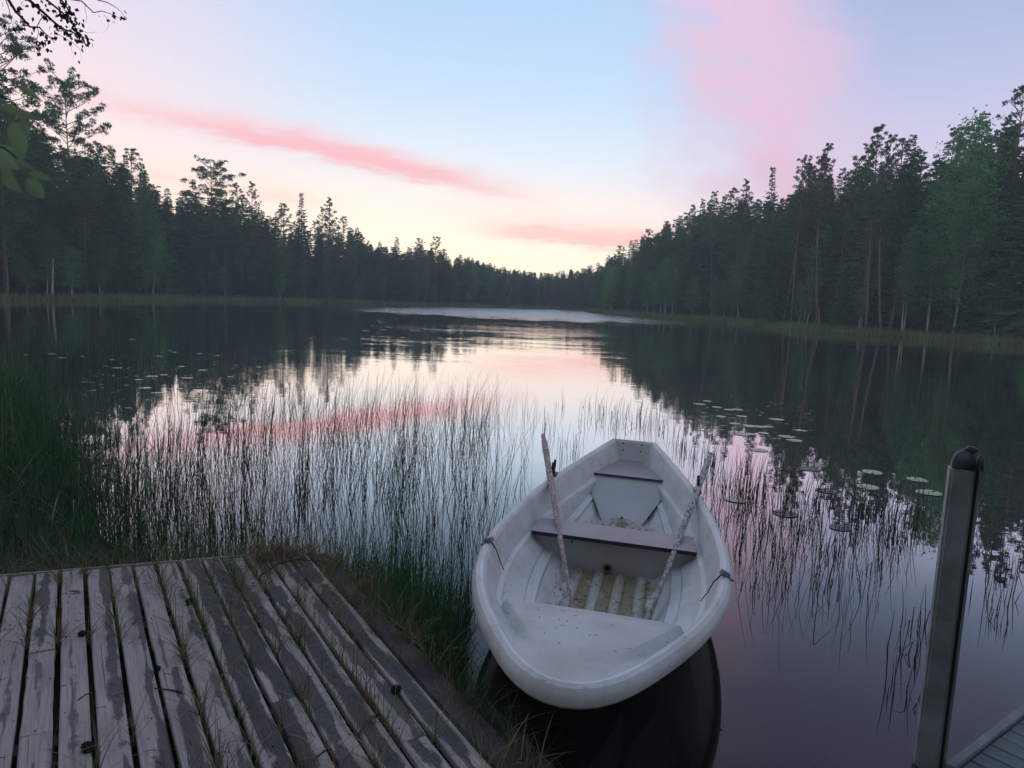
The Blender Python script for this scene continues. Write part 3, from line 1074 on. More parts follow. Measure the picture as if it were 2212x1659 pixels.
# the closed mass of the forest behind and between: nobody could count it
def forest_mass():
    src = []
    for tm, cm, H in SPRUCES[:3]:
        n = len(cm.vertices)
        co = np.zeros(n * 3, np.float32)
        cm.vertices.foreach_get('co', co)
        nl = sum(1 for p in cm.polygons if p.material_index == 0)
        q = co.reshape(-1, 3)[n - 4 * nl:].reshape(-1, 4, 3)
        q = q[rng.random(len(q)) < 0.40]
        c = q.mean(1, keepdims=True)
        src.append((c + (q - c) * 2.0, H))
    out = []
    for off, step, h0, h1 in ((5.0, 2.4, 0.25, 0.66), (9, 2.2, 0.45, 0.86), (14, 2.3, 0.65, 0.94), (21, 2.6, 0.75, 0.97), (30, 3.0, 0.8, 0.98), (42, 3.8, 0.8, 0.98), (60, 4.5, 0.8, 0.97), (85, 5.0, 0.85, 1.0)):
        s = random.uniform(0, step)
        while s < cum[-1]:
            p, nn = along(s)
            s += step * random.uniform(0.6, 1.4)
            q = p + nn * (off + random.gauss(0, 1.2))
            if off > 50 and not 4 < q[0] < 60:
                continue
            px = proj((q[0], q[1], 5))[0]
            if shore_dist([q])[0] < 3.0 or not -330 < px < 2520:
                continue
            g = float(ground_z([q])[0])
            h = (z_at_skyline(q[0], q[1], np.interp(px, SKYX, SKYY)) - g) * random.uniform(h0, h1)
            if h < 1.5:
                continue
            V, H = random.choice(src)
            a = random.uniform(0, 6.28)
            w = max(0.5, (h / 18) ** 0.5) * random.uniform(1.1, 1.6)
            ca, sa = math.cos(a) * w, math.sin(a) * w
            W = np.empty_like(V)
            W[..., 0] = V[..., 0] * ca - V[..., 1] * sa + q[0]
            W[..., 1] = V[..., 0] * sa + V[..., 1] * ca + q[1]
            W[..., 2] = V[..., 2] * (h / H) + g
            out.append(W)
    for _ in range(230):
        q = np.array([rng.uniform(-22, 52), rng.uniform(136, 255)])
        if shore_dist([q])[0] < 9:
            continue
        px = proj((q[0], q[1], 5))[0]
        g = float(ground_z([q])[0])
        h = (z_at_skyline(q[0], q[1], np.interp(px, SKYX, SKYY)) - g) * random.uniform(0.8, 1.0)
        if not 1000 < px < 1340 or h < 2:
            continue
        V, H = random.choice(src)
        W = V * np.array([0.9, 0.9, h / H]) + np.array([q[0], q[1], g])
        out.append(W)
    # unseen near-bank trees added to shade the foreground; the hanging branch hints at them
    for x, y, h in [(-9.5, 3.0, 13), (-6.5, -5.0, 14), (-1.5, -7.5, 14), (3.5, -8.0, 14), (8.5, -5.5, 14), (13, -2.0, 14), (-12, -2, 15), (6, -13, 16), (18, -6, 15), (-4, -13, 16)]:
        V, H = random.choice(src)
        W = V.copy()
        W[..., :2] *= random.uniform(1.2, 1.5)
        W[..., 2] *= h / H
        out.append(W + np.array([x, y, 0.3]))
    V = np.concatenate(out)
    me = quads_mesh('forest', V, 4, [(0, 1, 2, 3)], [M['forest_needles']])
    tag(link('forest', me), 'dark closed mass of spruce forest behind the shore trees', None, None, 'stuff')


forest_mass()


def shore_at(px):
    best = None
    for s in np.linspace(0, cum[-1], 1200):
        p, nn = along(s)
        d = abs(proj((p[0], p[1], 0))[0] - px)
        if best is None or d < best[0]:
            best = (d, p, nn)
    return best[1], best[2]


for _ in range(400):
    q = np.array([rng.uniform(-16, 42), rng.uniform(132, 200)])
    sd_q = shore_dist([q])[0]
    if not 1.0 < sd_q < 26:
        continue
    px = proj((q[0], q[1], 5))[0]
    h = z_at_skyline(q[0], q[1], np.interp(px, SKYX, SKYY)) - float(ground_z([q])[0])
    if not 1060 < px < 1300 or h < 2.5 or COUNT.get('far', 0) > 70:
        continue
    COUNT['far'] = COUNT.get('far', 0) + 1
    k = random.choices(['spruce_tree', 'pine_tree', 'birch_tree'], [0.6, 0.3, 0.1])[0]
    h *= random.uniform(0.72, 1.04)
    lb, gp = LBL[(k, 2)]
    plant(k, q[0], q[1], h, lb, gp, girth=random.uniform(0.5, 0.75))

HERO = [  # kind, column, top row, set back, variant, label, width share
    ('broad', 148, 182, 7, 0, 'big old pine with a wide open crown left of the pink streak', 0.85),
    ('broad', 12, 72, 5, 1, 'tallest dark pine at the left edge behind the hanging leaves', 1.0),
    ('broad', 447, 356, 9, 1, 'rounded wide-crowned pine rising alone above the left treeline', 1.2),
    ('pine_tree', 516, 400, 9, 2, 'slim pine with a flat tuft just right of the rounded pine', 0.9),
    ('pine_tree', 544, 398, 9, 0, 'narrow pine with an open crown above the left treeline slope', 0.95),
    ('pine_tree', 612, 444, 9, 1, 'bushy low pine left of the tall pointed spruce', 1.3),
    ('spruce_tree', 653, 415, 8, 1, 'tall pointed spruce standing clear of the left treeline', 1.05),
    ('pine_tree', 690, 452, 9, 0, 'thin pine between the pointed spruce and the twin-topped pine', 0.9),
    ('pine_tree', 706, 433, 9, 3, 'twin-topped pine right of the tall pointed spruce', 1.25),
    ('pine_tree', 738, 472, 9, 1, 'broad dark pine on the falling slope of the left treeline', 1.2),
    ('spruce_tree', 770, 490, 9, 2, 'last larger spruce where the left treeline drops to the valley', 1.1),
    ('spruce_tree', 245, 318, 10, 1, 'ragged spruce tip beside the big old pine on the left', 1.0),
    ('spruce_tree', 278, 335, 10, 3, 'thin spruce tip halfway down the left treeline', 0.9),
    ('spruce_tree', 308, 350, 10, 1, 'small sharp spruce tip above the left treeline', 0.9),
    ('spruce_tree', 855, 511, 9, 0, 'small conical spruce on the low part of the left treeline', 1.3),
    ('pine_tree', 903, 518, 9, 1, 'left of two bushy pines on the low left treeline', 1.3),
    ('pine_tree', 935, 514, 9, 0, 'right of two bushy pines on the low left treeline', 1.4),
    ('pine_tree', 1330, 534, 10, 1, 'bushy pine where the right treeline starts to climb', 1.3),
    ('spruce_tree', 1500, 428, 9, 3, 'pointed spruce at the lower end of the right treeline', 1.0),
    ('pine_tree', 1587, 397, 8, 3, 'pale-tipped pine left of the steeple-like spruce', 1.0),
    ('spruce_tree', 1648, 358, 7, 1, 'steeple-like spruce standing above the right treeline', 0.9),
    ('pine_tree', 1716, 368, 7, 1, 'pine with a narrow top right of the steeple-like spruce', 0.95),
    ('pine_tree', 1756, 350, 7, 3, 'round-shouldered pine in the middle of the right treeline', 1.05),
    ('pine_tree', 1818, 348, 7, 0, 'dark bushy pine left of a thin-topped pine on the right shore', 1.2),
    ('pine_tree', 1842, 322, 8, 3, 'thin-topped pine on the right treeline', 0.85),
    ('pine_tree', 1905, 312, 7, 1, 'pine leaning on the broad spruce of the right treeline', 0.95),
    ('spruce_tree', 1932, 290, 7, 2, 'broad dark spruce high on the right treeline', 1.0),
    ('birch_tree', 2050, 262, 4.5, 3, 'tall loose birch top on the right treeline', 1.15),
    ('birch_tree', 2085, 245, 4.5, 1, 'bright green birch top below the tallest right-hand pine', 1.3),
    ('pine_tree', 2140, 203, 8, 1, 'tallest pine with a full top near the right edge', 1.05),
    ('pine_tree', 2176, 225, 9, 3, 'slim pine beside the tallest pine at the right edge', 0.9),
    ('pine_tree', 2212, 208, 8, 0, 'pine cut by the right edge of the view', 1.1),
]
for kind, px, py, back, var, lab, g in HERO:
    p, nn = shore_at(px)
    q = p * (1 + back / np.linalg.norm(p))
    h = z_at_skyline(q[0], q[1], py) - float(ground_z([q])[0])
    plant(kind, q[0], q[1], h, lab, None, var, g * (h / 18 if kind != 'birch_tree' else h / 13) ** 0.8)
# front trunks one can follow by eye on the right shore
for px, h, kind, lab, var, g in [
        (1540, 17, 'pine_tree', 'pale bare pine trunk standing alone at the start of the tall forest', 2, 0.8),
        (1690, 17.5, 'pine_tree', 'leftmost of three close pale pine trunks at the water edge', 2, 0.85),
        (1708, 18, 'pine_tree', 'middle of three close pale pine trunks at the water edge', 0, 0.9),
        (1733, 17.5, 'pine_tree', 'rightmost of three close pale pine trunks at the water edge', 2, 0.85),
        (1764, 18, 'pine_tree', 'slim straight pine trunk behind young birches', 2, 0.8),
        (1872, 18.5, 'pine_tree', 'thick orange-barked pine leaning to the right', 0, 1.1),
        (1900, 17.5, 'pine_tree', 'thin orange-barked pine right of the thick leaning one', 2, 0.85),
        (2056, 13.5, 'birch_tree', 'birch with a bright white trunk leaning at the grassy edge', 3, 1.15),
        (1946, 10, 'birch_tree', 'slender white birch left of the bright leaning one', 2, 0.8),
        (1436, 9, 'birch_tree', 'pale green birch at the near tip of the far shore point', 1, 1.1),
        (1320, 8, 'birch_tree', 'bright birch right at the tip of the wooded point', 1, 1.2)]:
    p, nn = shore_at(px)
    q = p * (1 + 1.7 / np.linalg.norm(p))
    plant(kind, q[0], q[1], h, lab, None, var, g, lean=(0, R(1.5)))

# dead pale trunk among the left trees, a leaning dead trunk on the right bank
p, nn = shore_at(112)
q = p * 1.02
b = MB()
b.tube([(0, 0, -0.2), (0.1, 0, 1.8), (0.22, 0, 3.6)], [0.12, 0.10, 0.06], 6)
tag(link('dead_pine', b.mesh('dead_pine', M['dead_wood'], True), None, (q[0], q[1], float(ground_z([q])[0]))),
    'short pale broken trunk standing at the foot of the left forest', 'dead tree')
p, nn = shore_at(1655)
q = p * 1.01
b = MB()
b.tube([(0, 0, 0.1), (1.3, 0.2, 0.9), (2.6, 0.4, 1.9)], [0.09, 0.07, 0.04], 6)
b.tube([(1.3, 0.2, 0.9), (2.0, 0.1, 0.8)], [0.03, 0.01], 4)
tag(link('fallen_tree', b.mesh('fallen_tree', M['dead_wood'], True), None, (q[0], q[1], 0.15)),
    'bare dead trunk leaning over the grass of the right bank', 'dead tree')


# grass fringes of the far banks
def fringe(name, s0, s1, n, h, label):
    ss = rng.uniform(s0, s1, n)
    P = np.zeros((n, 3))
    for i, s in enumerate(ss):
        p, nn = along(s)
        q = p + nn * rng.uniform(-1.1, 1.9)
        P[i] = (q[0], q[1], 0)
    P[:, 2] = np.maximum(ground_z(P[:, :2]), -0.02)
    me = blades(name, P, rng.uniform(h * 0.5, h, n), rng.uniform(0.03, 0.07, n), np.abs(rng.normal(0, 0.35, n)), [M['shore_grass']], lev=3)
    tag(link(name, me), label, None, None, 'stuff')


mid = cum[2 + 7]
fringe('shore_grass', 0, mid, 12000, 0.8, 'pale grass along the far left bank')
fringe('shore_grass', mid, cum[-1], 16000, 0.9, 'pale grass along the right bank below the tall forest')

#NEXT#
# ------------------------------------------------------------------ weathered landing stage
DD = np.array([-0.5314, 0.8471])          # along the boards, away from the viewer
DP = np.array([0.8471, 0.5314])           # across the boards, to the right
DZ = 0.30


def dk(w, q, z=DZ):
    p = DP * w + DD * q
    return np.array([p[0], p[1], z])


def far_q(w):                              # the far end is cut a little askew
    return 4.82 + (w + 0.376) * (4.48 - 4.82) / (1.336 + 0.376)


def on_dock(P, m=0.0):
    w = P[:, 0] * DP[0] + P[:, 1] * DP[1]
    q = P[:, 0] * DD[0] + P[:, 1] * DD[1]
    return (w < 1.36 + m) & (q < far_q(w) + m)


dock = bpy.data.objects.new('landing_stage', None)
COL.objects.link(dock)
dock.location = dk(0.2, 2.6)
dock.rotation_euler = (0, 0, math.atan2(DP[1], DP[0]))
tag(dock, 'weathered grey plank landing stage in the lower left corner', 'landing stage')
PITCHW, GAP0, PW = 0.1236, -0.085, 0.1045


def board_mesh(L, wdt, thk=0.03, seg=7, warp=0.0015):
    b = MB()
    rows = []
    for k in range(seg + 1):
        y = -L / 2 + L * k / seg
        h = wdt / 2 + random.gauss(0, warp * 0.8)
        x0 = random.gauss(0, warp * 0.6)
        zc = random.gauss(0, warp)
        c = 0.005
        rows.append([(x0 - h, y, -thk), (x0 - h, y, zc - c), (x0 - h + c, y, zc), (x0, y, zc - 0.001), (x0 + h - c, y, zc), (x0 + h, y, zc - c), (x0 + h, y, -thk)])
    b.grid(rows, 0, True)
    b.face([0, 1, 2, 3, 4, 5, 6])
    n = seg * 7
    b.face([n + 6 - i for i in range(7)])
    return fix(b.mesh('plank', M['wood']))


for i in range(-13, 11):
    w = GAP0 + (i + 0.5) * PITCHW
    q1 = far_q(w) - 0.012
    q0 = 0.9
    cuts = [q0, q1]
    if i == -1:
        cuts = [q0, 3.02, 3.72, q1]
    elif i % 3 == 0:
        cuts = [q0, 2.2 + (i * 0.37) % 1.6, q1]
    for a, c in zip(cuts, cuts[1:]):
        L = c - a - 0.004
        o = link('plank', board_mesh(L, PW + random.uniform(-0.004, 0.003)), dock)
        o.location = (w - 0.2, (a + c) / 2 - 2.6, random.gauss(0, 0.002))
        o.rotation_euler = (random.gauss(0, 0.0012), random.gauss(0, 0.012), random.gauss(0, 0.0012))
        st = np.interp(i, [-13, -3, 3, 6, 11], [0.38, 0.40, 0.40, 0.62, 0.70]) + random.uniform(-0.16, 0.16)
        o.color = (max(0, min(1, st)), random.random(), random.random(), 1)
b = MB()
b.box((0, 0, 0), (0.125, 3.66, 0.10))
o = link('side_beam', bevel(b.mesh('side_beam', M['wood_dark']), 0.008), dock)
o.location = (1.347 - 0.2, 0.02, -0.068)
b = MB()
b.box((0, 0, 0), (0.15, 2.2, 0.13))
o = link('ground_beam', bevel(b.mesh('ground_beam', M['wood_dark']), 0.02), dock)
o.location = (1.36, -0.95, -0.235)
b = MB()
b.box((0, 0, 0), (3.2, 0.07, 0.13))
joist_me = b.mesh('joist', M['wood_dark'])
for q in (1.2, 2.1, 3.0, 3.9):
    link('joist', joist_me, dock, (-0.45, q - 2.6, -0.10))
# the strip nailed across the far end
b = MB()
P0, P1 = (-1.75, far_q(-1.75)), (1.27, far_q(1.27))
L = math.hypot(P1[0] - P0[0], P1[1] - P0[1])
b.box((0, 0, 0), (L, 0.018, 0.05))
o = link('end_strip', bevel(b.mesh('end_strip', M['wood']), 0.003), dock)
o.location = ((P0[0] + P1[0]) / 2 - 0.2, (P0[1] + P1[1]) / 2 - 2.6 + 0.001, -0.021)
o.rotation_euler = (0, 0, math.atan2(P1[1] - P0[1], P1[0] - P0[0]))
o.color = (0.1, 0.5, 0, 1)

# ------------------------------------------------------------------ the rowing boat
HD = R(12.5)
boat = bpy.data.objects.new('rowing_boat', None)
COL.objects.link(boat)
boat.location = (0.752, 4.874, 0)
boat.rotation_euler = (0, 0.0175, -HD)
bpy.context.view_layer.update()
BM = boat.matrix_basis.copy()
tag(boat, 'white fibreglass rowing boat moored with its bow towards the viewer', 'rowing boat')
U_B = [(-2.452, 0), (-2.442, 0.06), (-2.412, 0.125), (-2.35, 0.195), (-2.25, 0.268), (-2.12, 0.34), (-1.95, 0.432), (-1.75, 0.527), (-1.5, 0.617), (-1.2, 0.695),
       (-0.85, 0.752), (-0.4, 0.778), (0.1, 0.757), (0.5, 0.715), (0.85, 0.662), (1.4, 0.552), (1.7, 0.478), (2.0, 0.398), (2.3, 0.315), (2.53, 0.25)]
_pl = [(-x, u) for u, x in U_B[::-1]] + [(x, u) for u, x in U_B[1:]]
_pl = np.array(_pl)
_s = np.concatenate([[0], np.cumsum(np.linalg.norm(np.diff(_pl, axis=0), axis=1))])
NQ = 121
_t = np.linspace(0, _s[-1], NQ)
Q = np.stack([np.interp(_t, _s, _pl[:, 0]), np.interp(_t, _s, _pl[:, 1])], 1)
for _ in range(5):
    Q[1:-1] = 0.25 * Q[:-2] + 0.5 * Q[1:-1] + 0.25 * Q[2:]
Tn = np.gradient(Q, axis=0)
Tn /= np.linalg.norm(Tn, axis=1)[:, None]
NI = np.stack([-Tn[:, 1], Tn[:, 0]], 1)
if (NI[NQ // 2] @ np.array([0, 1])) < 0:
    NI = -NI
U = Q[:, 1]
ZT = np.interp(U, [-2.46, -1.76, -0.9, 0.1, 1.57, 2.55], [0.556, 0.538, 0.487, 0.465, 0.51, 0.58])
for _ in range(14):
    ZT[1:-1] = 0.25 * ZT[:-2] + 0.5 * ZT[1:-1] + 0.25 * ZT[2:]
KZ = np.interp(U, [-2.46, -2.1, -1.6, -0.8, 1.5, 2.55], [0.22, 0.05, -0.06, -0.10, -0.10, 0.02])


def lv_off(d, z):
    p = Q + NI * (np.zeros(NQ) + d)[:, None]
    return np.column_stack([p, np.zeros(NQ) + z])


def lv_scl(u0, u1, k, z):
    u = u0 + (U - U.min()) / (U.max() - U.min()) * (u1 - u0)
    return np.column_stack([Q[:, 0] * k, u, np.zeros(NQ) + z])


LEDGE = np.interp(U, [-2.46, -1.9, -1.3, 0, 1.5, 2.55], [0.46, 0.36, 0.30, 0.285, 0.31, 0.36])
FL = np.interp(U, [-2.46, -1.6, -1.0, 1.0, 2.0, 2.55], [0.18, 0.08, 0.05, 0.05, 0.12, 0.2])
BOWK = np.clip((-U - 1.2) / 1.2, 0, 1)
outer = [lv_scl(-1.45, 2.50, 0.0, KZ), lv_scl(-1.55, 2.515, 0.48, KZ + 0.025), lv_scl(-1.78, 2.52, 0.78, KZ * 0.72 + ZT * 0.28), lv_off(0.075 + 0.24 * BOWK, ZT - 0.15 + 0.02 * BOWK),
         lv_off(0.045 + 0.03 * BOWK, ZT - 0.098), lv_off(0.016, ZT - 0.092), lv_off(0.003, ZT - 0.078), lv_off(0.0, ZT - 0.055), lv_off(0.006, ZT - 0.03), lv_off(0.020, ZT - 0.010),
         lv_off(0.040, ZT), lv_off(0.058, ZT - 0.003), lv_off(0.074, ZT - 0.018), lv_off(0.084, ZT - 0.045)]
BW = 0.22 * BOWK
inner = [lv_off(0.105 + BW * 0.2, ZT - 0.10 + 0.02 * BOWK), lv_off(0.132 + BW, LEDGE + 0.015), lv_off(0.140 + BW, LEDGE + 0.002), lv_off(0.168 + BW, LEDGE - 0.006), lv_off(0.178 + BW, LEDGE - 0.022),
         lv_scl(-2.0, 2.46, 0.645, FL + 0.138), lv_scl(-1.98, 2.46, 0.635, FL + 0.122), lv_scl(-1.95, 2.45, 0.555, FL + 0.105), lv_scl(-1.93, 2.45, 0.545, FL + 0.082),
         lv_scl(-1.85, 2.42, 0.425, FL + 0.012), lv_scl(-1.8, 2.42, 0.39, FL), lv_scl(-1.7, 2.40, 0.0, FL - 0.004)]
b = MB()
b.grid(outer + inner)
hull_me = fix(b.mesh('hull', M['gelcoat'], True))
hull_me.set_sharp_from_angle(angle=R(24))
hull = link('hull', hull_me, boat)
# transom: a slab closing the narrow stern
b = MB()
prof = [(-0.205, 0.50), (-0.185, 0.30), (-0.11, 0.10), (0.11, 0.10), (0.185, 0.30), (0.205, 0.50), (0.222, 0.575), (-0.222, 0.575)]
i0 = b.addv([(x, 2.475 - (0.58 - z) * 0.10, z) for x, z in prof])
i1 = b.addv([(x * 1.06, 2.545 - (0.58 - z) * 0.08, z) for x, z in prof])
b.face(i0)
b.face(i1[::-1])
for k in range(8):
    b.face((i0[k], i1[k], i1[(k + 1) % 8], i0[(k + 1) % 8]))
tr = link('transom', bevel(b.mesh('transom', M['gelcoat']), 0.016, 3, 40), boat)
for x, z in ((-0.105, 0.545), (0.085, 0.545), (-0.10, 0.475), (0.075, 0.475)):
    b = MB()
    yy = 2.475 - (0.58 - z) * 0.10
    b.tube([(0, -0.003, 0), (0, 0.004, 0)], 0.0085, 10)
    link('bolt_hole', b.mesh('bolt_hole', M['hole']), tr, (x, yy, z))
# ribs moulded in the sole
for x in (-0.225, -0.075, 0.075, 0.225):
    b = MB()
    rows = []
    for y in np.linspace(-1.35, 0.06, 8):
        k = 0.6 + 0.4 * max(0.0, math.sin((y + 1.35) / 1.41 * math.pi)) ** 0.3
        rows.append([(x - 0.042, y, 0.045), (x - 0.028, y, 0.05 + 0.026 * k), (x + 0.028, y, 0.05 + 0.026 * k), (x + 0.042, y, 0.045)])
    b.grid(rows)
    link('floor_rib', bevel(b.mesh('floor_rib', M['gelcoat'], True), 0.005), boat)
for x in (-0.19, -0.065, 0.065, 0.19):
    b = MB()
    b.grid([[(x - 0.036, y, 0.045), (x - 0.024, y, 0.074), (x + 0.024, y, 0.074), (x + 0.036, y, 0.045)] for y in np.linspace(0.32, 1.22, 6)])
    link('floor_rib', bevel(b.mesh('floor_rib', M['gelcoat'], True), 0.005), boat)
# middle thwart: buoyancy box and board
b = MB()
prof = [(-0.30, 0.03), (-0.45, 0.135), (-0.575, 0.20), (-0.63, 0.262), (-0.63, 0.288), (0.63, 0.288), (0.63, 0.262), (0.575, 0.20), (0.45, 0.135), (0.30, 0.03)]
n = len(prof)
i0 = b.addv([(x * (1 - 0.02 * (z < 0.2)), 0.062 + (0.29 - z) * 0.12, z) for x, z in prof])
i1 = b.addv([(x * 0.985, 0.36, z) for x, z in prof])
b.face(i0)
b.face(i1[::-1])
for k in range(n):
    b.face((i0[k], i1[k], i1[(k + 1) % n], i0[(k + 1) % n]))
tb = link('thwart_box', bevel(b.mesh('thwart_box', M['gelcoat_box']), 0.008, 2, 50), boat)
b = MB()
b.tube([(0.030 * math.cos(a), 0, 0.030 * math.sin(a)) for a in np.linspace(0, 2 * math.pi, 19)], 0.0075, 6, 0, False)
link('drain_ring', b.mesh('drain_ring', M['gelcoat'], True), tb, (-0.02, 0.078, 0.088))
b = MB()
b.tube([(0, 0, 0), (0, 0.008, 0)], 0.027, 14)
link('drain_hole', b.mesh('drain_hole', M['hole']), tb, (-0.02, 0.076, 0.088))
b = MB()
b.tube([(0, 0, 0), (0, 0.006, 0)], 0.008, 10)
link('plug_hole', b.mesh('plug_hole', M['hole']), tb, (-0.29, 0.064, 0.255))
b = MB()
top = [(-0.585, 0.0), (0.585, 0.0), (0.572, 0.33), (-0.575, 0.33)]
i0 = b.addv([(x, y, 0.291) for x, y in top])
i1 = b.addv([(x, y, 0.322) for x, y in top])
b.face(i1)
b.face(i0[::-1], 1)
for k in range(4):
    b.face((i0[k], i0[(k + 1) % 4], i1[(k + 1) % 4], i1[k]), 1)
link('thwart', bevel(b.mesh('thwart', [M['seat_board'], M['seat_edge']]), 0.002, 1), boat)
# stern seat and its moulded locker
b = MB()
top = [(-0.392, 1.775), (0.335, 1.775), (0.095, 2.45), (-0.165, 2.45)]
i0 = b.addv([(x, y, 0.352) for x, y in top])
i1 = b.addv([(x, y, 0.367) for x, y in top])
b.face(i1)
b.face(i0[::-1], 1)
for k in range(4):
    b.face((i0[k], i0[(k + 1) % 4], i1[(k + 1) % 4], i1[k]), 1)
link('stern_seat', bevel(b.mesh('stern_seat', [M['seat_board'], M['seat_edge']]), 0.0015, 1), boat)
b = MB()
rows = [[(-0.44, 2.3, 0.349)] + [(x * 0.42, 2.3, 0.349) for x in np.linspace(-1, 1, 17)] + [(0.44, 2.3, 0.349)]]
for t in np.concatenate([[0.0, 0.01], np.linspace(0.05, 1, 14)]):
    hw = 0.425 * (1 - t) + 0.145 * t
    z = 0.349 - 0.30 * t ** 0.9
    yf = 1.80 - 0.70 * t ** 1.05
    front = [(x * hw, yf + 0.04 * t * (1 - t) + 0.05 * t * x * x, z) for x in np.linspace(-1, 1, 17)]
    rows.append([(-hw * 1.02, yf + 0.75, z)] + front + [(hw * 1.02, yf + 0.75, z)])
b.grid(rows)
lk_me = fix(b.mesh('stern_locker', M['gelcoat_stern'], True))
lk_me.set_sharp_from_angle(angle=R(30))
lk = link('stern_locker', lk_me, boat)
b = MB()
b.tube([(-0.16, 1.135, 0.065), (-0.08, 1.075, 0.058), (0, 1.055, 0.055), (0.08, 1.075, 0.058), (0.16, 1.135, 0.065)], [0.008, 0.014, 0.015, 0.014, 0.008], 7)
link('locker_lip', b.mesh('locker_lip', M['gelcoat'], True), lk)
b = MB()
b.tube([(0, 0, 0), (0.0, -0.03, 0.02)], [0.011, 0.006], 8)
link('drain_plug', b.mesh('drain_plug', M['rubber'], True), lk, (0.0, 1.20, 0.128))
# bow deck: raised panel between two side channels
b = MB()
dz = lambda y: 0.395 + (-1.36 - y) * 0.150
base_pts, i = [], 0
ys = np.linspace(-1.36, -2.12, 9)
for y in ys:
    hw = 0.452 + (y + 1.36) * (0.452 - 0.13) / 0.72
    hw = max(hw, 0.10)
    z = dz(y)
    wv = np.interp(y, [-2.46, -2.3, -2.1, -1.9, -1.6, -1.36], [0.05, 0.16, 0.28, 0.37, 0.50, 0.565])
    dpt = 0.050 * min(1.0, (2.10 + y) / 0.35) if y > -2.10 else 0.0
    zc = z - max(0.004, dpt)
    rows_ = [(-wv, y, zc + 0.012), (-hw - 0.055, y, zc), (-hw - 0.03, y, zc + 0.004), (-hw - 0.006, y, z - 0.004), (-hw + 0.012, y, z), (0, y, z + 0.004), (hw - 0.012, y, z), (hw + 0.006, y, z - 0.004),
             (hw + 0.03, y, zc + 0.004), (hw + 0.055, y, zc), (wv, y, zc + 0.012)]
    base_pts.append(rows_)
for y in (-2.22, -2.31, -2.37):
    wv = np.interp(y, [-2.40, -2.3, -2.1], [0.06, 0.15, 0.27])
    z = dz(y)
    base_pts.append([(wv * k, y, z + 0.004 * (1 - abs(k))) for k in np.linspace(-1, 1, 11)])
b.grid(base_pts)
f0 = [(p[0], p[1], p[2]) for p in base_pts[0]]
f1 = [(p[0], p[1] + 0.004, p[2] - 0.03) for p in f0]
b.grid([f0, f1])
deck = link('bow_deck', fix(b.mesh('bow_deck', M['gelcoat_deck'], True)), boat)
for p in deck.data.polygons:
    p.use_smooth = abs(p.normal.y) < 0.8
# cleats with a short strap, rowlocks
for sx, y in ((-1, -0.81), (1, -0.83)):
    e = bpy.data.objects.new('cleat', None)
    COL.objects.link(e)
    e.parent = boat
    e.location = (sx * 0.708, y, 0.478)
    e.rotation_euler = (0, sx * 0.45, sx * 0.25)
    b = MB()
    b.box((-sx * 0.016, 0, 0.018), (0.052, 0.040, 0.030))
    b.box((sx * 0.022, 0, 0.008), (0.045, 0.046, 0.010))
    link('cleat_block', bevel(b.mesh('cleat_block', M['strap']), 0.003), e)
    b = MB()
    b.tube([(-sx * 0.036, -0.012, 0.010), (-sx * 0.058, -0.02, -0.05), (-sx * 0.062, -0.03, -0.12), (-sx * 0.075, -0.04, -0.18)], [0.005, 0.0035, 0.003, 0.002], 6)
    link('strap', b.mesh('strap', M['rubber'], True), e)
for sx in (-1, 1):
    b = MB()
    b.box((0, 0, 0.006), (0.05, 0.11, 0.010))
    b.tube([(0, 0, 0), (0, 0, 0.035)], 0.010, 8)
    b.tube([(sx * 0.0, -0.042, 0.095), (0, -0.040, 0.055), (0, -0.02, 0.038), (0, 0.02, 0.038), (0, 0.040, 0.055), (0, 0.042, 0.095)], 0.0085, 8)
    b.tube([(0, -0.10, 0.0), (sx * 0.01, -0.10, 0.022)], [0.012, 0.009], 7)
    rl = link('rowlock', bevel(b.mesh('rowlock', M['iron'], True), 0.001, 1, 60), boat, (sx * 0.606, 1.03, 0.487))
    rl.scale = (1.3, 1.3, 1.3)


def oar(lab, a, c, tip, red):
    """from the sole of the boat over the rowlock to the handle"""
    a, c = Vector(a), Vector(c)
    d = (c - a).normalized()
    L = (c - a).length
    b = MB()
    pts, rad = [], []
    for s, r1, r2 in ((0.0, 0.006, 0.030), (0.05, 0.008, 0.045), (0.35, 0.010, 0.045), (0.55, 0.012, 0.032), (0.75, 0.016, 0.022), (1.0, 0.020, 0.021), (1.4, 0.025, 0.025), (1.9, 0.027, 0.027),
                      (L - 0.22, 0.028, 0.028), (L - 0.15, 0.027, 0.027), (L - 0.13, 0.021, 0.021), (L - 0.01, 0.021, 0.021), (L, 0.014, 0.014)):
        pts.append(d * s)
        rad.append((r1, r2))
    b.tube(pts, rad, 12)
    o = link('oar', b.mesh('oar', M['peel'], True))
    o.matrix_world = BM @ Matrix.Translation(a)
    o.color = (red, 0, 0, 1)
    tag(o, lab, 'oar')


oar('oar with peeling reddish paint leaning over the left side of the boat', (-0.125, -0.90, 0.085), (-0.825, 1.66, 0.705), None, 1.0)
oar('greyish flaking oar leaning over the right side of the boat', (0.272, -0.90, 0.085), (0.728, 1.66, 0.690), None, 0.0)
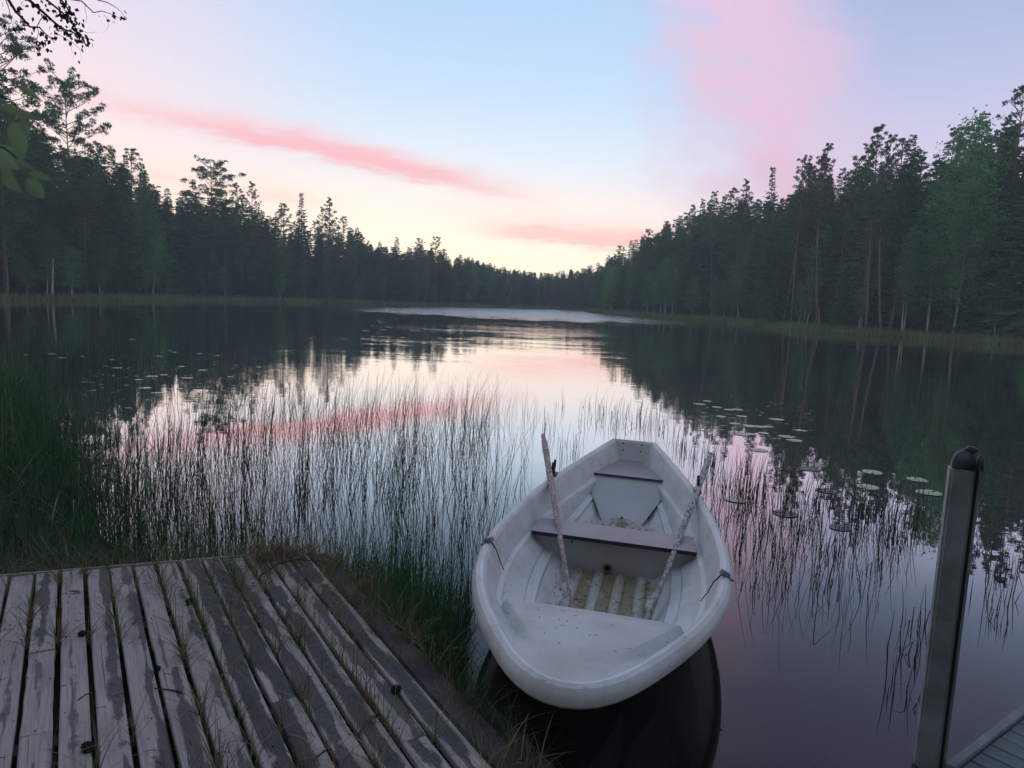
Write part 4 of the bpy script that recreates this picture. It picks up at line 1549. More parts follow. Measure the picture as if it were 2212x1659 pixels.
# needles and grit lying in the boat
b = MB()
for k in range(46):
    x, y = random.uniform(-0.33, 0.33), random.uniform(-1.38, -1.95)
    if random.random() < 0.45:
        x = random.choice((-1, 1)) * (0.36 + random.uniform(0.02, 0.10))
        y = random.uniform(-1.45, -1.75)
    hw = 0.452 + (y + 1.36) * 0.447
    z = dz(y) + 0.006 if abs(x) < hw else dz(y) - 0.030
    a, ln = random.uniform(0, 6.28), random.choice((0.004, 0.004, 0.006, 0.02, 0.025))
    dxx, dyy = math.cos(a) * ln / 2, math.sin(a) * ln / 2
    b.tube([(x - dxx, y - dyy, z), (x, y, z + 0.003), (x + dxx, y + dyy, z)], 0.0010 if ln > 0.01 else 0.0018, 4)
for k in range(110):
    x, y = random.uniform(-0.33, 0.33), random.uniform(-0.7, 0.05)
    a, ln = random.uniform(0, 6.28), random.uniform(0.004, 0.014)
    z = 0.081 if min(abs(abs(x) - 0.225), abs(abs(x) - 0.075)) < 0.03 else 0.053
    b.tube([(x - math.cos(a) * ln, y - math.sin(a) * ln, z), (x + math.cos(a) * ln, y + math.sin(a) * ln, z + 0.002)], 0.0016, 4)
o = link('needle_litter', b.mesh('needle_litter', M['twig']))
o.matrix_world = BM
tag(o, 'pine needles and grit scattered on the deck and floor of the boat', None, None, 'stuff')

# ------------------------------------------------------------------ steel post and jetty on the right
PBX, PBY = 1.775, 2.73
ang = math.atan2(-PBY, -PBX) + math.pi / 2 + R(9)      # its broad face looks nearly at the viewer
post = bpy.data.objects.new('steel_post', None)
COL.objects.link(post)
post.location = (PBX, PBY, 0.16)
post.rotation_euler = (0, 0, ang)
tag(post, 'galvanised square steel post with a dark plastic cap at the jetty', 'post')
PHT = 1.265
b = MB()
b.box((0, 0, PHT / 2), (0.086, 0.080, PHT))
bd_ = link('post_body', bevel(b.mesh('post_body', M['galvanised']), 0.010, 3), post)
b = MB()
b.box((0.0475, -0.004, PHT / 2), (0.011, 0.056, PHT - 0.01))
link('slot', b.mesh('slot', M['galvanised_dark']), post)
b = MB()
b.box((0.0573, -0.006, PHT / 2 - 0.004), (0.009, 0.074, PHT))
link('flange', bevel(b.mesh('flange', M['galvanised']), 0.004), post)


def arch(x0, x1, w, h, y0, y1):
    """half-round lobe of the cap seen from the front, extruded in depth"""
    bb = MB()
    cx, hw = (x0 + x1) / 2, (x1 - x0) / 2
    pr = [(cx - hw, -0.012)] + [(cx - hw * math.cos(a), h * max(0.0, math.sin(a)) ** 0.8) for a in np.linspace(0.0, math.pi, 15)] + [(cx + hw, -0.012)]
    f = bb.addv([(x, y0 + 0.012 * (z / max(h, 1e-3)), z) for x, z in pr])
    g = bb.addv([(x, y1 - 0.012 * (z / max(h, 1e-3)), z) for x, z in pr])
    bb.face(f)
    bb.face(g[::-1])
    for k in range(len(pr)):
        bb.face((f[k], g[k], g[(k + 1) % len(pr)], f[(k + 1) % len(pr)]))
    return bb


cap = bpy.data.objects.new('post_cap', None)
COL.objects.link(cap)
cap.parent = post
cap.location = (0, 0, PHT)
b = arch(-0.036, 0.043, 0, 0.062, -0.034, 0.034)
link('cap_dome', bevel(b.mesh('cap_dome', M['plastic_cap'], True), 0.004, 2, 50), cap)
b = arch(0.047, 0.066, 0, 0.054, -0.032, 0.028)
link('cap_side', bevel(b.mesh('cap_side', M['plastic_cap'], True), 0.003, 2, 50), cap)
b = MB()
b.box((0.023, 0, 0.067), (0.038, 0.036, 0.026))
b.box((0.003, 0, 0.060), (0.022, 0.032, 0.018))
link('cap_knob', bevel(b.mesh('cap_knob', M['plastic_cap']), 0.007, 3), cap)
b = MB()
b.box((0.012, 0.005, -0.10), (0.112, 0.085, 0.17))
link('roller_bracket', bevel(b.mesh('roller_bracket', M['rubber']), 0.01), post)
for x in (-0.055, 0.062):
    b = MB()
    b.tube([(x + 0.016 * math.cos(a), -0.052, -0.03 + 0.016 * math.sin(a)) for a in np.linspace(0, 6.283, 15)], 0.0045, 6, 0, False)
    b.tube([(x, -0.052, -0.045), (x + 0.05, -0.054, -0.075)], 0.004, 6)
    link('shackle', b.mesh('shackle', M['galvanised'], True), post)

jet = bpy.data.objects.new('jetty', None)
COL.objects.link(jet)
JZ = 0.22
j0 = at(2046, 1648, JZ)
j1 = at(2212, 1521, JZ)
jd = (j1 - j0)[:2] / np.linalg.norm((j1 - j0)[:2])
jet.location = j0
jet.rotation_euler = (0, 0, math.atan2(jd[1], jd[0]))
tag(jet, 'grey boarded jetty edge in the lower right corner by the steel post', 'jetty')
b = MB()
b.box((1.38, -0.020, -0.035), (2.8, 0.040, 0.09))
link('edge_trim', bevel(b.mesh('edge_trim', M['jetty_trim']), 0.004), jet)
g0 = at(2091.8, 1611.2, JZ)
sp = 0.098
k0 = float((g0 - j0)[:2] @ jd)
jb = MB()
jb.box((0, -0.62, -0.016), (sp - 0.007, 1.15, 0.028))
jm = bevel(jb.mesh('jetty_plank', M['jetty_board']), 0.003, 1)
for k in range(-4, 26):
    x = k0 + (k + 0.5) * sp
    if x > 2.7:
        break
    o = link('jetty_plank', jm, jet, (x, (-0.0 if x > 0.05 else -0.06), random.gauss(0, 0.0012)))
b = MB()
b.box((0, 0, 0), (3.0, 0.06, 0.12))
beam_me = b.mesh('jetty_beam', M['wood_dark'])
for y in (-0.3, -1.0):
    link('jetty_beam', beam_me, jet, (1.3, y, -0.10))

# ------------------------------------------------------------------ lily pads
LB = []
for v in range(4):
    b = MB()
    pts = [(0.012, 0, 0.001)]
    for a in np.linspace(0.16, 6.12, 22):
        rr = 1 + 0.05 * math.sin(a * 3 + v) + random.gauss(0, 0.012)
        pts.append((rr * math.cos(a) * 1.06, rr * math.sin(a) * 0.94, 0.012 + 0.02 * math.sin(a * 2 + v)))
    top = b.addv(pts)
    low = b.addv([(p[0], p[1], p[2] - 0.014) for p in pts])
    n = len(pts)
    for k in range(1, n - 1):
        b.face((top[0], top[k], top[k + 1]))
        b.face((low[0], low[k + 1], low[k]))
    for k in range(n):
        b.face((top[k], low[k], low[(k + 1) % n], top[(k + 1) % n]))
    LB.append(fix(b.mesh('lily_pad', M['lily'] if v < 3 else M['lily_old'])))
PADS = [(1699, 943, 0.125, 'pale lily pad farthest out among the large pads right of the boat'),
        (1640, 972, 0.125, 'lily pad just behind the tip of the right oar'),
        (1748, 1013, 0.13, 'dull lily pad among the reeds between the oar and the bright pads'),
        (1885, 1020, 0.125, 'bright oval lily pad left of the pair near the steel post'),
        (1874, 1052, 0.13, 'bright lily pad nearest below the oval one in open dark water'),
        (1981, 1036, 0.125, 'upper of two bright lily pads beside the steel post'),
        (2006, 1064, 0.14, 'lower of two bright lily pads partly behind the steel post'),
        (1590, 1079, 0.12, 'greenish lily pad close to the right side of the boat'),
        (1696, 1110, 0.12, 'faint lily pad among broken reeds right of the boat'),
        (1785, 1060, 0.12, 'half sunk lily pad among the reeds near the bright pads'),
        (1815, 1140, 0.10, 'small sunk lily pad nearest to the viewer among broken reeds')]


def pad(px, py, r, lab, grp=None, v=None):
    p = at(px, py, 0.004)
    o = link('lily_pad', LB[random.randrange(3) if v is None else v], None, (p[0], p[1], 0.006))
    o.scale = (r, r, r * 0.5)
    o.rotation_euler = (0, 0, random.uniform(0, 6.28))
    tag(o, lab, 'lily pad', grp)


for px, py, r, lab in PADS:
    pad(px, py, r, lab, 'lily pads right of the boat', 3 if ('faint' in lab or 'sunk' in lab or 'dull' in lab) else None)
for px, py in [(1530, 868), (1548, 880), (1575, 884), (1590, 883), (1512, 872), (1560, 898), (1600, 900), (1622, 920), (1640, 923), (1660, 920), (1588, 916), (1716, 951), (1605, 940), (1620, 937),
               (1650, 935), (1680, 905), (1730, 928)]:
    pad(px + random.uniform(-3, 3), py + random.uniform(-2, 2), random.uniform(0.09, 0.13), 'small floating leaf in the scatter beyond the large lily pads', 'floating leaves beyond the lily pads')
for px, py in [(287, 733), (245, 777), (253, 793), (428, 766), (132, 774), (109, 766), (366, 758), (408, 818), (350, 808), (340, 768), (378, 760), (330, 812), (385, 838), (300, 820), (180, 768),
               (440, 800), (470, 770), (70, 700), (395, 790), (310, 836), (500, 812), (340, 850), (560, 795), (225, 657), (205, 658), (60, 765)]:
    pad(px + random.uniform(-4, 4), py + random.uniform(-2, 2), random.uniform(0.06, 0.12), 'tiny bright floating leaf on the dark water before the left forest', 'floating leaves on the left water')
for k in range(34):
    px, py = random.uniform(780, 1040), random.uniform(683, 770)
    pad(px, py, random.uniform(0.10, 0.2), 'far floating leaf catching light in the middle of the lake', 'floating leaves in the middle of the lake')


# specks and bits of leaf floating in sheltered water
V = []
for k in range(260):
    if k < 190:
        p = at(random.uniform(180, 620), random.gauss(812, 34), 0.003)
    else:
        p = at(random.uniform(1480, 1760), random.gauss(905, 26), 0.003)
    a, w, l = random.uniform(-0.5, 0.5), random.uniform(0.01, 0.03), random.uniform(0.02, 0.09)
    d, e = np.array([math.cos(a), math.sin(a), 0]), np.array([-math.sin(a), math.cos(a), 0])
    q = np.array([p[0], p[1], 0.005])
    V.append([q - d * l, q - e * w + (0, 0, 0.002), q + d * l, q + e * w + (0, 0, 0.002)])
tag(link('floating_bits', quads_mesh('floating_bits', np.array(V), 4, [(0, 1, 2, 3)], [M['lily']])), 'tiny floating leaf scraps on the dark water', None, None, 'stuff')

# ------------------------------------------------------------------ plants of the near shore
def stuffobj(name, me, label):
    return tag(link(name, me), label, None, None, 'stuff')


def scatter(n, fn, xr, yr):
    out = []
    got = 0
    while got < n:
        P = np.column_stack([rng.uniform(*xr, 4000), rng.uniform(*yr, 4000)])
        k = fn(P)
        P = P[rng.random(len(P)) < k]
        out.append(P)
        got += len(P)
    return np.concatenate(out)[:n]


def boat_local(P):
    d = P - np.array([0.765, 4.87])
    return d @ np.array([math.sin(HD), math.cos(HD)]), d @ np.array([math.cos(HD), -math.sin(HD)])


UBX = np.array(U_B)


def in_boat(P, m=0.03):
    u, v = boat_local(P)
    return (np.abs(v) < np.interp(u, UBX[:, 0], UBX[:, 1]) + m) & (u > -2.5) & (u < 2.6)


# tall sedge of the left bank
def f_bank(P):
    d = shore_dist(P)
    k = np.clip((d + 0.75) / 1.0, 0, 1) * (d < 4) * ~on_dock(P, 0.03)
    return k * (P[:, 0] < -1.0)


P2 = scatter(21000, f_bank, (-15, -1.0), (3.6, 17))
dd = np.hypot(P2[:, 0], P2[:, 1])
hh = np.interp(dd, [4.5, 6, 8, 12, 17], [0.24, 0.36, 0.66, 0.90, 1.0]) * rng.uniform(0.45, 1.15, len(P2))
me = blades('bank_sedge', np.column_stack([P2, ground_z(P2) - 0.02]), hh, rng.uniform(0.004, 0.010, len(P2)) * (1 + dd * 0.05), np.abs(rng.normal(0.42, 0.36, len(P2))),
            [M['sedge'], M['sedge_dark'], M['straw']], rng.choice(3, len(P2), p=[0.56, 0.38, 0.06]), lev=5)
stuffobj('bank_sedge', me, 'thick dark sedge growing on the left bank behind the landing stage')


# sedge between landing stage and boat
def f_mid(P):
    w = P[:, 0] * DP[0] + P[:, 1] * DP[1]
    q = P[:, 0] * DD[0] + P[:, 1] * DD[1]
    k = np.exp(-((w - 1.50) / 0.40) ** 2) * (w > 1.42) * np.clip((q - 1.5) / 0.9, 0, 1) * np.clip((4.75 - q) / 1.3, 0.0, 1)
    return k * ~in_boat(P) * ~on_dock(P, 0.05)


P2 = scatter(3600, f_mid, (-1.7, 0.6), (2.0, 5.6))
hh = rng.uniform(0.12, 0.50, len(P2)) * np.interp(P2[:, 1], [2.2, 3.2, 4.5], [0.55, 0.95, 1.1])
me = blades('water_sedge', np.column_stack([P2, np.zeros(len(P2)) - 0.02]), hh, rng.uniform(0.003, 0.007, len(P2)), np.abs(rng.normal(0.2, 0.25, len(P2))),
            [M['sedge'], M['sedge_dark'], M['straw']], rng.choice(3, len(P2), p=[0.45, 0.49, 0.06]))
stuffobj('water_sedge', me, 'green sedge in the shallow water between landing stage and boat')


# horsetail and rush stems standing in the water
def f_reed(P):
    d = -shore_dist(P)
    D_ = np.hypot(P[:, 0], P[:, 1])
    px = 1106 + FPX * P[:, 0] / np.maximum(P[:, 1], 0.1)
    k = np.clip(1.25 - (D_ - 4.5) / 9.0, 0.05, 1) * (d > 0.0)
    k *= np.clip((1185 - px) / 170, 0, 1) ** 1.3
    k *= np.clip((px - np.interp(D_, [5, 8, 13], [120, 200, 470])) / 120, 0, 1)
    cl = 0.5 + 0.5 * np.sin(P[:, 0] * 5.1 + np.sin(P[:, 1] * 3.3) * 2) * np.sin(P[:, 1] * 4.2 + P[:, 0])
    return np.clip(k * (0.3 + 0.7 * cl ** 2), 0, 1) * ~in_boat(P, 0.08) * ~on_dock(P, 0.03) * (D_ < 13.5)


P2 = scatter(2050, f_reed, (-6.5, 1.0), (4.0, 13.5))
dd = np.hypot(P2[:, 0], P2[:, 1])
hh = rng.uniform(0.25, 0.80, len(P2)) * np.interp(dd, [4.5, 7, 13], [0.75, 0.95, 1.05])
me = stems('reeds', np.column_stack([P2, np.full(len(P2), -0.05)]), hh, rng.uniform(0.0018, 0.0034, len(P2)), [M['reed'], M['reed_brown'], M['straw'], M['sedge']], rng.choice(4, len(P2), p=[0.58, 0.22, 0.06, 0.14]),
           lev=8, bend=0.16, kink=0.15, wind=0.10)
stuffobj('reeds', me, 'thin dark reed stems standing in the bright shallow water')


def f_right(P):
    px = 1106 + FPX * P[:, 0] / np.maximum(P[:, 1], 0.1)
    D_ = np.hypot(P[:, 0], P[:, 1])
    k = np.clip((px - 1430) / 40, 0, 1) * np.clip((2010 - px) / 60, 0, 1) * np.clip((D_ - 4.5) / 1.6, 0, 1) * np.clip((8.6 - D_) / 2.0, 0, 1)
    cl = 0.5 + 0.5 * np.sin(P[:, 0] * 6.1 + np.sin(P[:, 1] * 4.3) * 2) * np.sin(P[:, 1] * 5.2 + P[:, 0])
    return k * (0.15 + 0.85 * cl ** 2) * ~in_boat(P, 0.08)


P2 = scatter(430, f_right, (1.0, 5.5), (3.5, 9))
hh = rng.uniform(0.12, 0.48, len(P2))
me = stems('scattered_reeds', np.column_stack([P2, np.full(len(P2), -0.04)]), hh, rng.uniform(0.0020, 0.0036, len(P2)), [M['reed'], M['reed_brown']], rng.choice(2, len(P2), p=[0.6, 0.4]),
           lev=8, bend=0.14, kink=0.3, wind=0.06)
stuffobj('scattered_reeds', me, 'fine scattered reed stems in the open water right of the boat')


P2 = scatter(210, f_reed, (-5.5, 0.9), (5.5, 12.5))
me = stems('tall_reeds', np.column_stack([P2, np.full(len(P2), -0.05)]), rng.uniform(0.55, 1.0, len(P2)), rng.uniform(0.0034, 0.0055, len(P2)), [M['reed'], M['reed_brown'], M['straw']],
           rng.choice(3, len(P2), p=[0.6, 0.3, 0.1]), lev=9, bend=0.13, kink=0.3, wind=0.09)
stuffobj('tall_reeds', me, 'taller and thicker reed stems, some bent over, among the thin ones')


# finer green rushes low down by the bank
def f_rush(P):
    d = -shore_dist(P)
    w = P[:, 0] * DP[0] + P[:, 1] * DP[1]
    return np.exp(-np.clip(d, 0, 9) / 0.75) * (d > -0.1) * ~on_dock(P, 0.04) * ~in_boat(P, 0.06) * (P[:, 0] > -6) * (P[:, 1] < 9.5) * np.clip(2.6 - w, 0, 1) * np.where(w > 1.2, 0.35, 1.0)


P2 = scatter(2700, f_rush, (-6, 0.2), (3.6, 9.5))
hh = rng.uniform(0.2, 0.58, len(P2))
me = blades('rushes', np.column_stack([P2, np.full(len(P2), -0.03)]), hh, rng.uniform(0.003, 0.006, len(P2)), np.abs(rng.normal(0.2, 0.3, len(P2))),
            [M['sedge'], M['reed'], M['straw']], rng.choice(3, len(P2), p=[0.5, 0.44, 0.06]), lev=5)
stuffobj('rushes', me, 'slender green rushes along the water edge behind the landing stage')


def f_farleft(P):
    px = 1106 + FPX * P[:, 0] / np.maximum(P[:, 1], 0.1)
    return (shore_dist(P) < -0.2) * np.clip((520 - px) / 300, 0, 1) * 0.6


P2 = scatter(800, f_farleft, (-20, -4), (10, 22))
me = stems('far_reeds', np.column_stack([P2, np.full(len(P2), -0.05)]), rng.uniform(0.3, 1.0, len(P2)), rng.uniform(0.003, 0.005, len(P2)), [M['sedge_dark']], None, lev=5, bend=0.2, kink=0.15)
stuffobj('far_reeds', me, 'sparse reeds in the dark water before the left forest')


def clump(px, py, n, hmax, kink, spread, label, group):
    p = at(px, py, 0)
    B = np.column_stack([rng.normal(0, spread, n), rng.normal(0, spread, n), np.full(n, -0.04)])
    me = stems('reed_clump', B, rng.uniform(0.35, 1.0, n) * hmax, rng.uniform(0.0034, 0.0052, n), [M['reed'], M['reed_brown']], rng.choice(2, n, p=[0.6, 0.4]), lev=8, bend=0.11, kink=kink)
    tag(link('reed_clump', me, None, (p[0], p[1], 0)), label, 'reeds', group)


for px, py in [(1262, 905), (1290, 925), (1320, 915), (1352, 920), (1385, 925), (1412, 930), (1440, 935), (1240, 960), (1205, 1000), (1225, 985), (1180, 930), (1150, 900), (1300, 895), (1340, 890), (1375, 900), (1400, 905), (1430, 910), (1455, 930), (1270, 880), (1215, 880)]:
    clump(px, py, random.randint(6, 11), 0.50, 0.15, 0.12, 'loose clump of upright dark reeds in the water behind the stern', 'reed clumps behind the stern')
RC = [(1470, 965, 6, .30, .1), (1500, 985, 7, .32, .1), (1535, 1010, 8, .36, .15), (1560, 1050, 8, .36, .15), (1600, 1040, 6, .34, .1), (1620, 1075, 9, .38, .15), (1650, 1060, 7, .36, .2),
      (1690, 1075, 7, .36, .2), (1725, 1080, 6, .36, .2), (1765, 1095, 8, .36, .25), (1800, 1085, 6, .34, .2), (1840, 1110, 8, .34, .3), (1880, 1120, 8, .34, .35), (1915, 1110, 7, .33, .2),
      (1945, 1130, 8, .34, .3), (1985, 1120, 6, .34, .2), (1590, 1120, 6, .28, .4), (1660, 1135, 6, .26, .5), (1740, 1150, 7, .24, .6), (1830, 1165, 6, .22, .6), (1930, 1170, 6, .24, .6),
      (1790, 1200, 4, .20, .8), (1690, 1195, 3, .20, .8), (1605, 1190, 3, .22, .7), (1880, 1230, 3, .20, .8), (1760, 1265, 3, .2, .9), (1600, 1275, 2, .2, .7), (1645, 1280, 2, .2, .7)]
RC += [(x + random.uniform(-14, 14), y + random.uniform(-16, 10), max(4, n - 2), h * random.uniform(0.9, 1.2), k) for x, y, n, h, k in RC[:22]]
for px, py, n, h, kk in RC:
    col_ = 'close to the right side of the boat' if px < 1640 else ('halfway between boat and steel post' if px < 1830 else 'just left of the steel post')
    row_ = 'far upright reed clump' if py < 1070 else ('middle leaning reed clump' if py < 1160 else 'near low broken reed clump')
    clump(px, py, n + 3, h * 1.5, kk, 0.07, row_ + ' ' + col_, 'reed clumps right of the boat')
for px, py in [(2120, 1190), (2150, 1240), (2185, 1230), (2205, 1300), (2140, 1300), (2170, 1350), (1960, 1420), (1950, 1500), (1975, 1350)]:
    clump(px, py, random.randint(6, 11), 0.32, 0.25, 0.06, 'dark reed clump in the shade close to the steel post and jetty', 'reed clumps by the steel post')
# short water grass in the nearest shallows
def f_low(P):
    px = 1106 + FPX * P[:, 0] / np.maximum(P[:, 1], 0.1)
    return np.clip((P[:, 0] - 0.55) / 0.3, 0, 1) * np.clip((2.75 - P[:, 1]) / 0.5, 0, 1) * np.clip((1.55 - P[:, 0]) / 0.3, 0, 1) * ~in_boat(P, 0.03)


P2 = scatter(420, f_low, (0.4, 1.7), (1.9, 3.0))
me = blades('shallow_grass', np.column_stack([P2, np.full(len(P2), -0.02)]), rng.uniform(0.05, 0.22, len(P2)), rng.uniform(0.002, 0.004, len(P2)), np.abs(rng.normal(0.4, 0.4, len(P2))),
            [M['sedge_dark'], M['reed']], rng.choice(2, len(P2)), lev=4)
stuffobj('shallow_grass', me, 'short dark grass in the shallow water under the bow')

# dry grass pushing up between the boards
B, Hh = [], []
for i in range(-8, 13):
    w = GAP0 + i * PITCHW
    for k in range(9 if i < 4 else 34):
        q = rng.uniform(1.5, far_q(w) - 0.05)
        if rng.random() > np.interp(q, [1.5, 3.0, 4.3], [0.25, 0.6, 1.0]):
            continue
        m = rng.integers(6, 22)
        for _ in range(m):
            p = dk(w + rng.normal(0, 0.006), q + rng.normal(0, 0.04), DZ - 0.03)
            B.append(p)
            Hh.append(rng.uniform(0.06, 0.26))
B, Hh = np.array(B), np.array(Hh)
me = blades('dry_grass', B, Hh, rng.uniform(0.0022, 0.0042, len(B)), np.abs(rng.normal(0.6, 0.45, len(B))), [M['straw'], M['sedge'], M['rust_grass']], rng.choice(3, len(B), p=[0.62, 0.22, 0.16]), lev=5)
stuffobj('dry_grass', me, 'thin dry grass growing up through the gaps of the landing stage')
# straw along the far end and the right-hand edge
B = []
for k in range(900):
    w = rng.uniform(-1.7, 1.38)
    p = dk(w, far_q(w) + abs(rng.normal(0.03, 0.06)), 0.16)
    B.append(p)
for k in range(700):
    p = dk(1.40 + abs(rng.normal(0, 0.05)), rng.uniform(2.0, 4.5), 0.12)
    B.append(p)
B = np.array(B)
me = blades('edge_grass', B, rng.uniform(0.14, 0.38, len(B)), rng.uniform(0.0018, 0.0038, len(B)), np.abs(rng.normal(0.55, 0.4, len(B))), [M['straw'], M['sedge'], M['sedge_dark']],
            rng.choice(3, len(B), p=[0.35, 0.35, 0.30]), lev=5)
stuffobj('edge_grass', me, 'mixed straw and green grass hanging over the edges of the landing stage')
# rusty tuft on the far corner
B = []
for (px, py) in ((590, 1205), (615, 1200), (640, 1208), (570, 1212)):
    c = at(px, py, DZ)
    for k in range(170):
        B.append(c + np.array([rng.normal(0, 0.075), rng.normal(0, 0.07), -0.03]))
B = np.array(B)
me = blades('rusty_tuft', B, rng.uniform(0.05, 0.21, len(B)), rng.uniform(0.002, 0.004, len(B)), np.abs(rng.normal(0.8, 0.5, len(B))), [M['rust_grass'], M['straw']], rng.choice(2, len(B), p=[0.7, 0.3]), lev=4)
tag(link('rusty_tuft', me), 'rusty brown tuft of withered grass on the far corner of the landing stage', 'grass tuft')

# needles and bits lying on the boards
b = MB()
for k in range(520):
    w, q = random.uniform(-1.2, 1.28), random.uniform(1.3, 4.4)
    p = dk(w, q, DZ + 0.002)
    a, ln = random.uniform(0, 6.28), random.choice((0.005, 0.007, 0.015, 0.03, 0.04))
    d = np.array([math.cos(a), math.sin(a), 0]) * ln / 2
    b.tube([p - d, p + (0, 0, 0.004), p + d], 0.0013 if ln > 0.01 else 0.0028, 3)
stuffobj('board_litter', b.mesh('board_litter', M['twig']), 'needles and crumbs lying on the boards of the landing stage')

# cones, twigs and leaves on the boards, one by one
def cone_mesh():
    b = MB()
    L = 0.034
    b.tube([(0, -L / 2, 0), (0, -L / 4, 0), (0, L / 4, 0), (0, L / 2, 0)], [0.004, 0.009, 0.008, 0.002], 7)
    for k in range(46):
        t = k / 45
        a = k * 2.4
        y = -L / 2 + L * t
        r0 = 0.014 * math.sin(math.pi * (0.12 + 0.82 * t)) ** 0.7 + 0.002
        c = np.array([r0 * math.cos(a), y, r0 * math.sin(a)])
        tn = np.array([-math.sin(a), 0, math.cos(a)]) * 0.0045
        b.poly([c * (0.4, 1, 0.4) + (0, -0.002, 0), c + tn, c + np.array([0, 0.006, 0]) + c * (0.12, 0, 0.12), c - tn])
    return b.mesh('pine_cone', M['cone'])


cm_ = cone_mesh()
for px, py, sc_, lab in [(177, 1370, 1.0, 'dark pine cone on the third board from the left'), (408, 1300, 1.05, 'dark pine cone lying in the grass near the far end of the stage'),
                         (190, 1618, 1.25, 'open pine cone nearest the bottom left corner'), (855, 1492, 1.2, 'dark pine cone on a mossy board near the right-hand edge'),
                         (340, 1443, 0.8, 'small pine cone wedged in a gap in the middle of the stage')]:
    p = at(px, py, DZ + 0.012)
    o = link('pine_cone', cm_, None, (p[0], p[1], DZ + 0.014 * sc_))
    o.rotation_euler = (0.1, 0.2, random.uniform(0, 6.28))
    o.scale = (sc_,) * 3
    tag(o, lab, 'pine cone', 'pine cones on the landing stage')
for pts, lab in [([(333, 1487), (362, 1489), (392, 1495)], 'short straight twig lying across two boards'), ([(168, 1513), (185, 1500), (200, 1496)], 'thin bent twig near the left side of the stage'),
                 ([(680, 1640), (700, 1622), (716, 1618)], 'short twig on a dark board near the bottom of the stage')]:
    ps = [at(x, y, DZ + 0.006) for x, y in pts]
    c = ps[1].copy()
    b = MB()
    b.tube([p - c for p in ps], [0.003, 0.0028, 0.0036], 5)
    tag(link('twig', b.mesh('twig', M['twig'], True), None, c), lab, 'twig')
ps = [at_dist(x, y, d) for x, y, d in ((560, 1245, 4.35), (600, 1218, 4.35), (640, 1208, 4.4), (690, 1212, 4.5), (720, 1226, 4.55))]
c = ps[0].copy()
b = MB()
b.tube([p - c for p in ps], [0.004, 0.0035, 0.003, 0.0025, 0.0015], 5)
tag(link('twig', b.mesh('twig', M['twig'], True), None, c), 'long arching twig over the far corner of the landing stage', 'twig')
def leaf_mesh(name, L, W, m, fold=0.12, sag=0.1):
    b = MB()
    rows = []
    for t in np.linspace(0, 1, 8):
        hw = W / 2 * 1.75 * t ** 0.55 * (1 - t) ** 0.95 if 0 < t < 1 else 0.0005
        y = L * t
        z = -sag * L * t * t
        rows.append([(-hw, y, z + hw * fold * 2), (-hw * 0.5, y, z + hw * fold), (0, y, z), (hw * 0.5, y, z + hw * fold), (hw, y, z + hw * fold * 2)])
    b.grid(rows)
    return b.mesh(name, m, True)


dl = leaf_mesh('dead_leaf', 0.065, 0.038, M['dead_leaf'], 0.3, -0.2)
for px, py, lab in [(168, 1238, 'curled dead leaf at the far end of the third board'), (175, 1280, 'flat brown leaf below the curled dead leaf'), (542, 1260, 'curled grey-brown leaf near the far corner tuft'),
                    (792, 1552, 'small brown leaf on the broken board near the right-hand edge')]:
    p = at(px, py, DZ + 0.004)
    o = link('dead_leaf', dl, None, (p[0], p[1], DZ + 0.006))
    o.rotation_euler = (0.05, 0.1, random.uniform(0, 6.28))
    tag(o, lab, 'leaf', 'dead leaves on the landing stage')

# ------------------------------------------------------------------ birch branch over the top left corner, near leaves at the left edge
br = bpy.data.objects.new('birch_branch', None)
COL.objects.link(br)
BD = 5.6
o0 = at_dist(-60, -60, BD)
br.location = o0
tag(br, 'dark hanging birch branch with small leaves in the top left corner', 'branch')
b = MB()
LV = []
paths = [([(-160, -150), (-20, -40), (35, 25), (62, 55), (95, 75), (118, 93)], 0.012, 22, 0.25), ([(-40, -120), (40, -20), (95, 30), (140, 62), (168, 75), (192, 88)], 0.012, 66, 0.12),
         ([(0, -120), (80, -20), (120, 18), (150, 45), (170, 70)], 0.010, 60, 0.1), ([(60, -130), (120, -10), (150, 20), (166, 48)], 0.008, 46, 0.1),
         ([(80, -120), (150, -5), (200, 20), (236, 32), (262, 40)], 0.006, 5, 0.5), ([(150, -60), (210, -2), (250, 14), (270, 38)], 0.005, 5, 0.6),
         ([(95, 30), (82, 60), (78, 85), (98, 112)], 0.003, 16, 0.2), ([(140, 62), (158, 90), (172, 105), (176, 132)], 0.002, 1, 0.5), ([(120, 70), (150, 85), (155, 110), (158, 128)], 0.002, 1, 0.5),
         ([(150, 60), (190, 68), (215, 70)], 0.002, 0, 0), ([(185, 5), (188, 40), (178, 65)], 0.0015, 0, 0), ([(228, 30), (234, 55), (222, 72)], 0.0015, 0, 0), ([(30, 50), (60, 80), (75, 105)], 0.002, 0, 0),
         ([(20, -60), (10, 0), (28, 45), (46, 58)], 0.004, 10, 0.4)]
for pts, r0, nl, t0 in paths:
    P = [at_dist(x, y, BD + random.uniform(-0.05, 0.05)) - o0 for x, y in pts]
    P = [np.array(p) for p in P]
    fine_ = []
    for a, c in zip(P, P[1:]):
        for t in (0, 0.5):
            fine_.append(a + (c - a) * t + rng.normal(0, 0.006, 3))
    fine_.append(P[-1])
    b.tube(fine_, [r0 * (1 - 0.85 * k / (len(fine_) - 1)) for k in range(len(fine_))], 5)
    for k in range(nl):
        t = t0 + (1 - t0) * random.random() ** 0.8
        s = t * (len(fine_) - 1)
        i = min(int(s), len(fine_) - 2)
        LV.append(fine_[i] + (fine_[i + 1] - fine_[i]) * (s - i) + rng.normal(0, 0.018, 3) + np.array([0, 0, -0.012]))
link('branch_wood', b.mesh('branch_wood', M['twig'], True), br)
N = len(LV)
LV = np.array(LV)
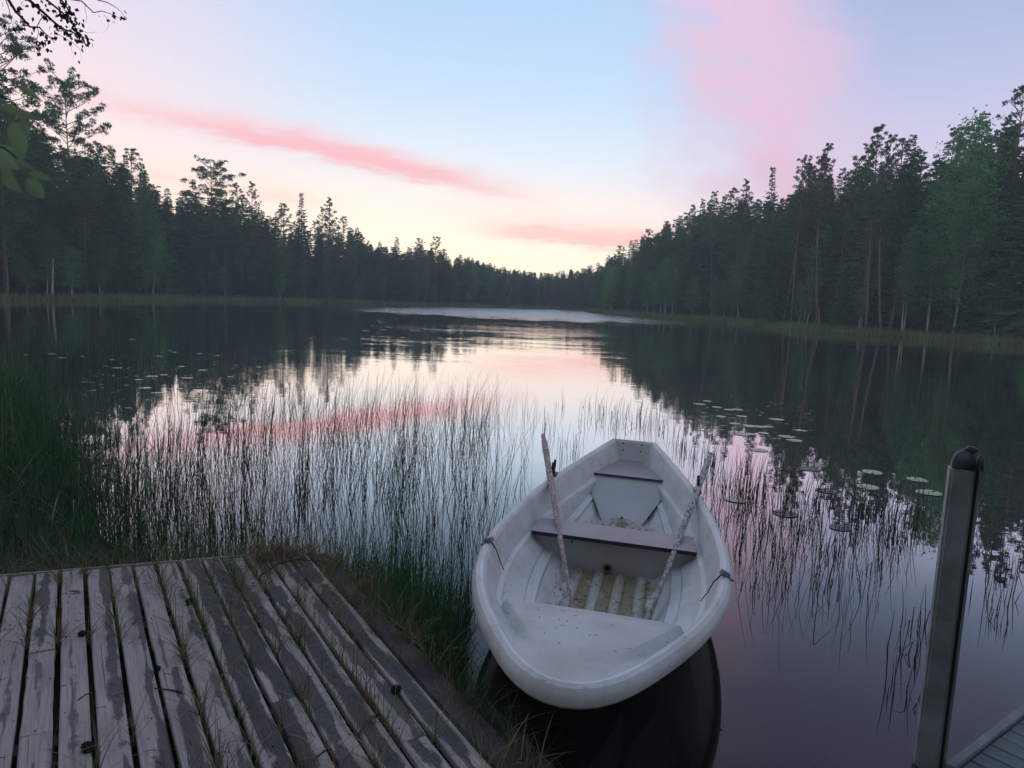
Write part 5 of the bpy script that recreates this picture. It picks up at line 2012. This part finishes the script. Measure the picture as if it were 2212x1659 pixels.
Dv = nrm(rng.normal(0, 0.6, (N, 3)) + np.array([0.2, 0, -0.9]))
Sd = nrm(np.cross(Dv, rng.normal(0, 1, (N, 3))))
Ls = rng.uniform(0.022, 0.038, N)[:, None]
V = np.stack([LV, LV + Dv * Ls * 0.4 + Sd * Ls * 0.38, LV + Dv * Ls, LV + Dv * Ls * 0.4 - Sd * Ls * 0.38], 1)
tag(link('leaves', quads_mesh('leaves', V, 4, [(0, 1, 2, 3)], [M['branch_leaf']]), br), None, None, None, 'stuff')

tw = bpy.data.objects.new('birch_twig', None)
COL.objects.link(tw)
ND = 0.85
t0_ = at_dist(-120, 200, ND)
tw.location = t0_
tag(tw, 'blurred twig with large green leaves close to the viewer at the left edge', 'twig')
b = MB()
for pts in ([(-160, 150), (-40, 190), (20, 215), (48, 240)], [(-160, 260), (-60, 300), (10, 320), (40, 345), (75, 372)]):
    b.tube([at_dist(x, y, ND) - t0_ for x, y in pts], [0.0016, 0.0013, 0.001, 0.0007] if len(pts) == 4 else [0.0016, 0.0013, 0.001, 0.0008, 0.0006], 5)
link('stem', b.mesh('stem', M['twig'], True), tw)
for bx, by, tx, ty, wd in [(38, 186, 92, 218, 0.45), (0, 232, 86, 260, 0.42), (45, 255, 62, 300, 0.5), (28, 262, 52, 345, 0.55), (-12, 310, 40, 372, 0.9), (22, 330, 62, 340, 0.35), (-4, 362, 34, 388, 0.6),
                           (4, 380, 48, 415, 0.75), (55, 385, 98, 432, 0.6), (62, 372, 112, 388, 0.5), (30, 345, 78, 368, 0.45)]:
    dd_ = ND + random.uniform(-0.05, 0.06)
    a = Vector(at_dist(bx, by, dd_))
    c = Vector(at_dist(tx, ty, dd_ + random.uniform(-0.01, 0.03)))
    L = (c - a).length
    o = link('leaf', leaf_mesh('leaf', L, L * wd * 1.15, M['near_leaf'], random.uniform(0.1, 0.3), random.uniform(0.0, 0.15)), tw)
    yv = (c - a).normalized()
    toward = (Vector(CAM) - a).normalized()
    zv = (toward - yv * toward.dot(yv)).normalized()
    zv = (zv + Vector((random.gauss(0, 0.35), 0, random.uniform(0, 0.6)))).normalized()
    zv = (zv - yv * zv.dot(yv)).normalized()
    xv = yv.cross(zv)
    m = Matrix((xv, yv, zv)).transposed().to_4x4()
    m.translation = a - Vector(t0_)
    o.matrix_local = m
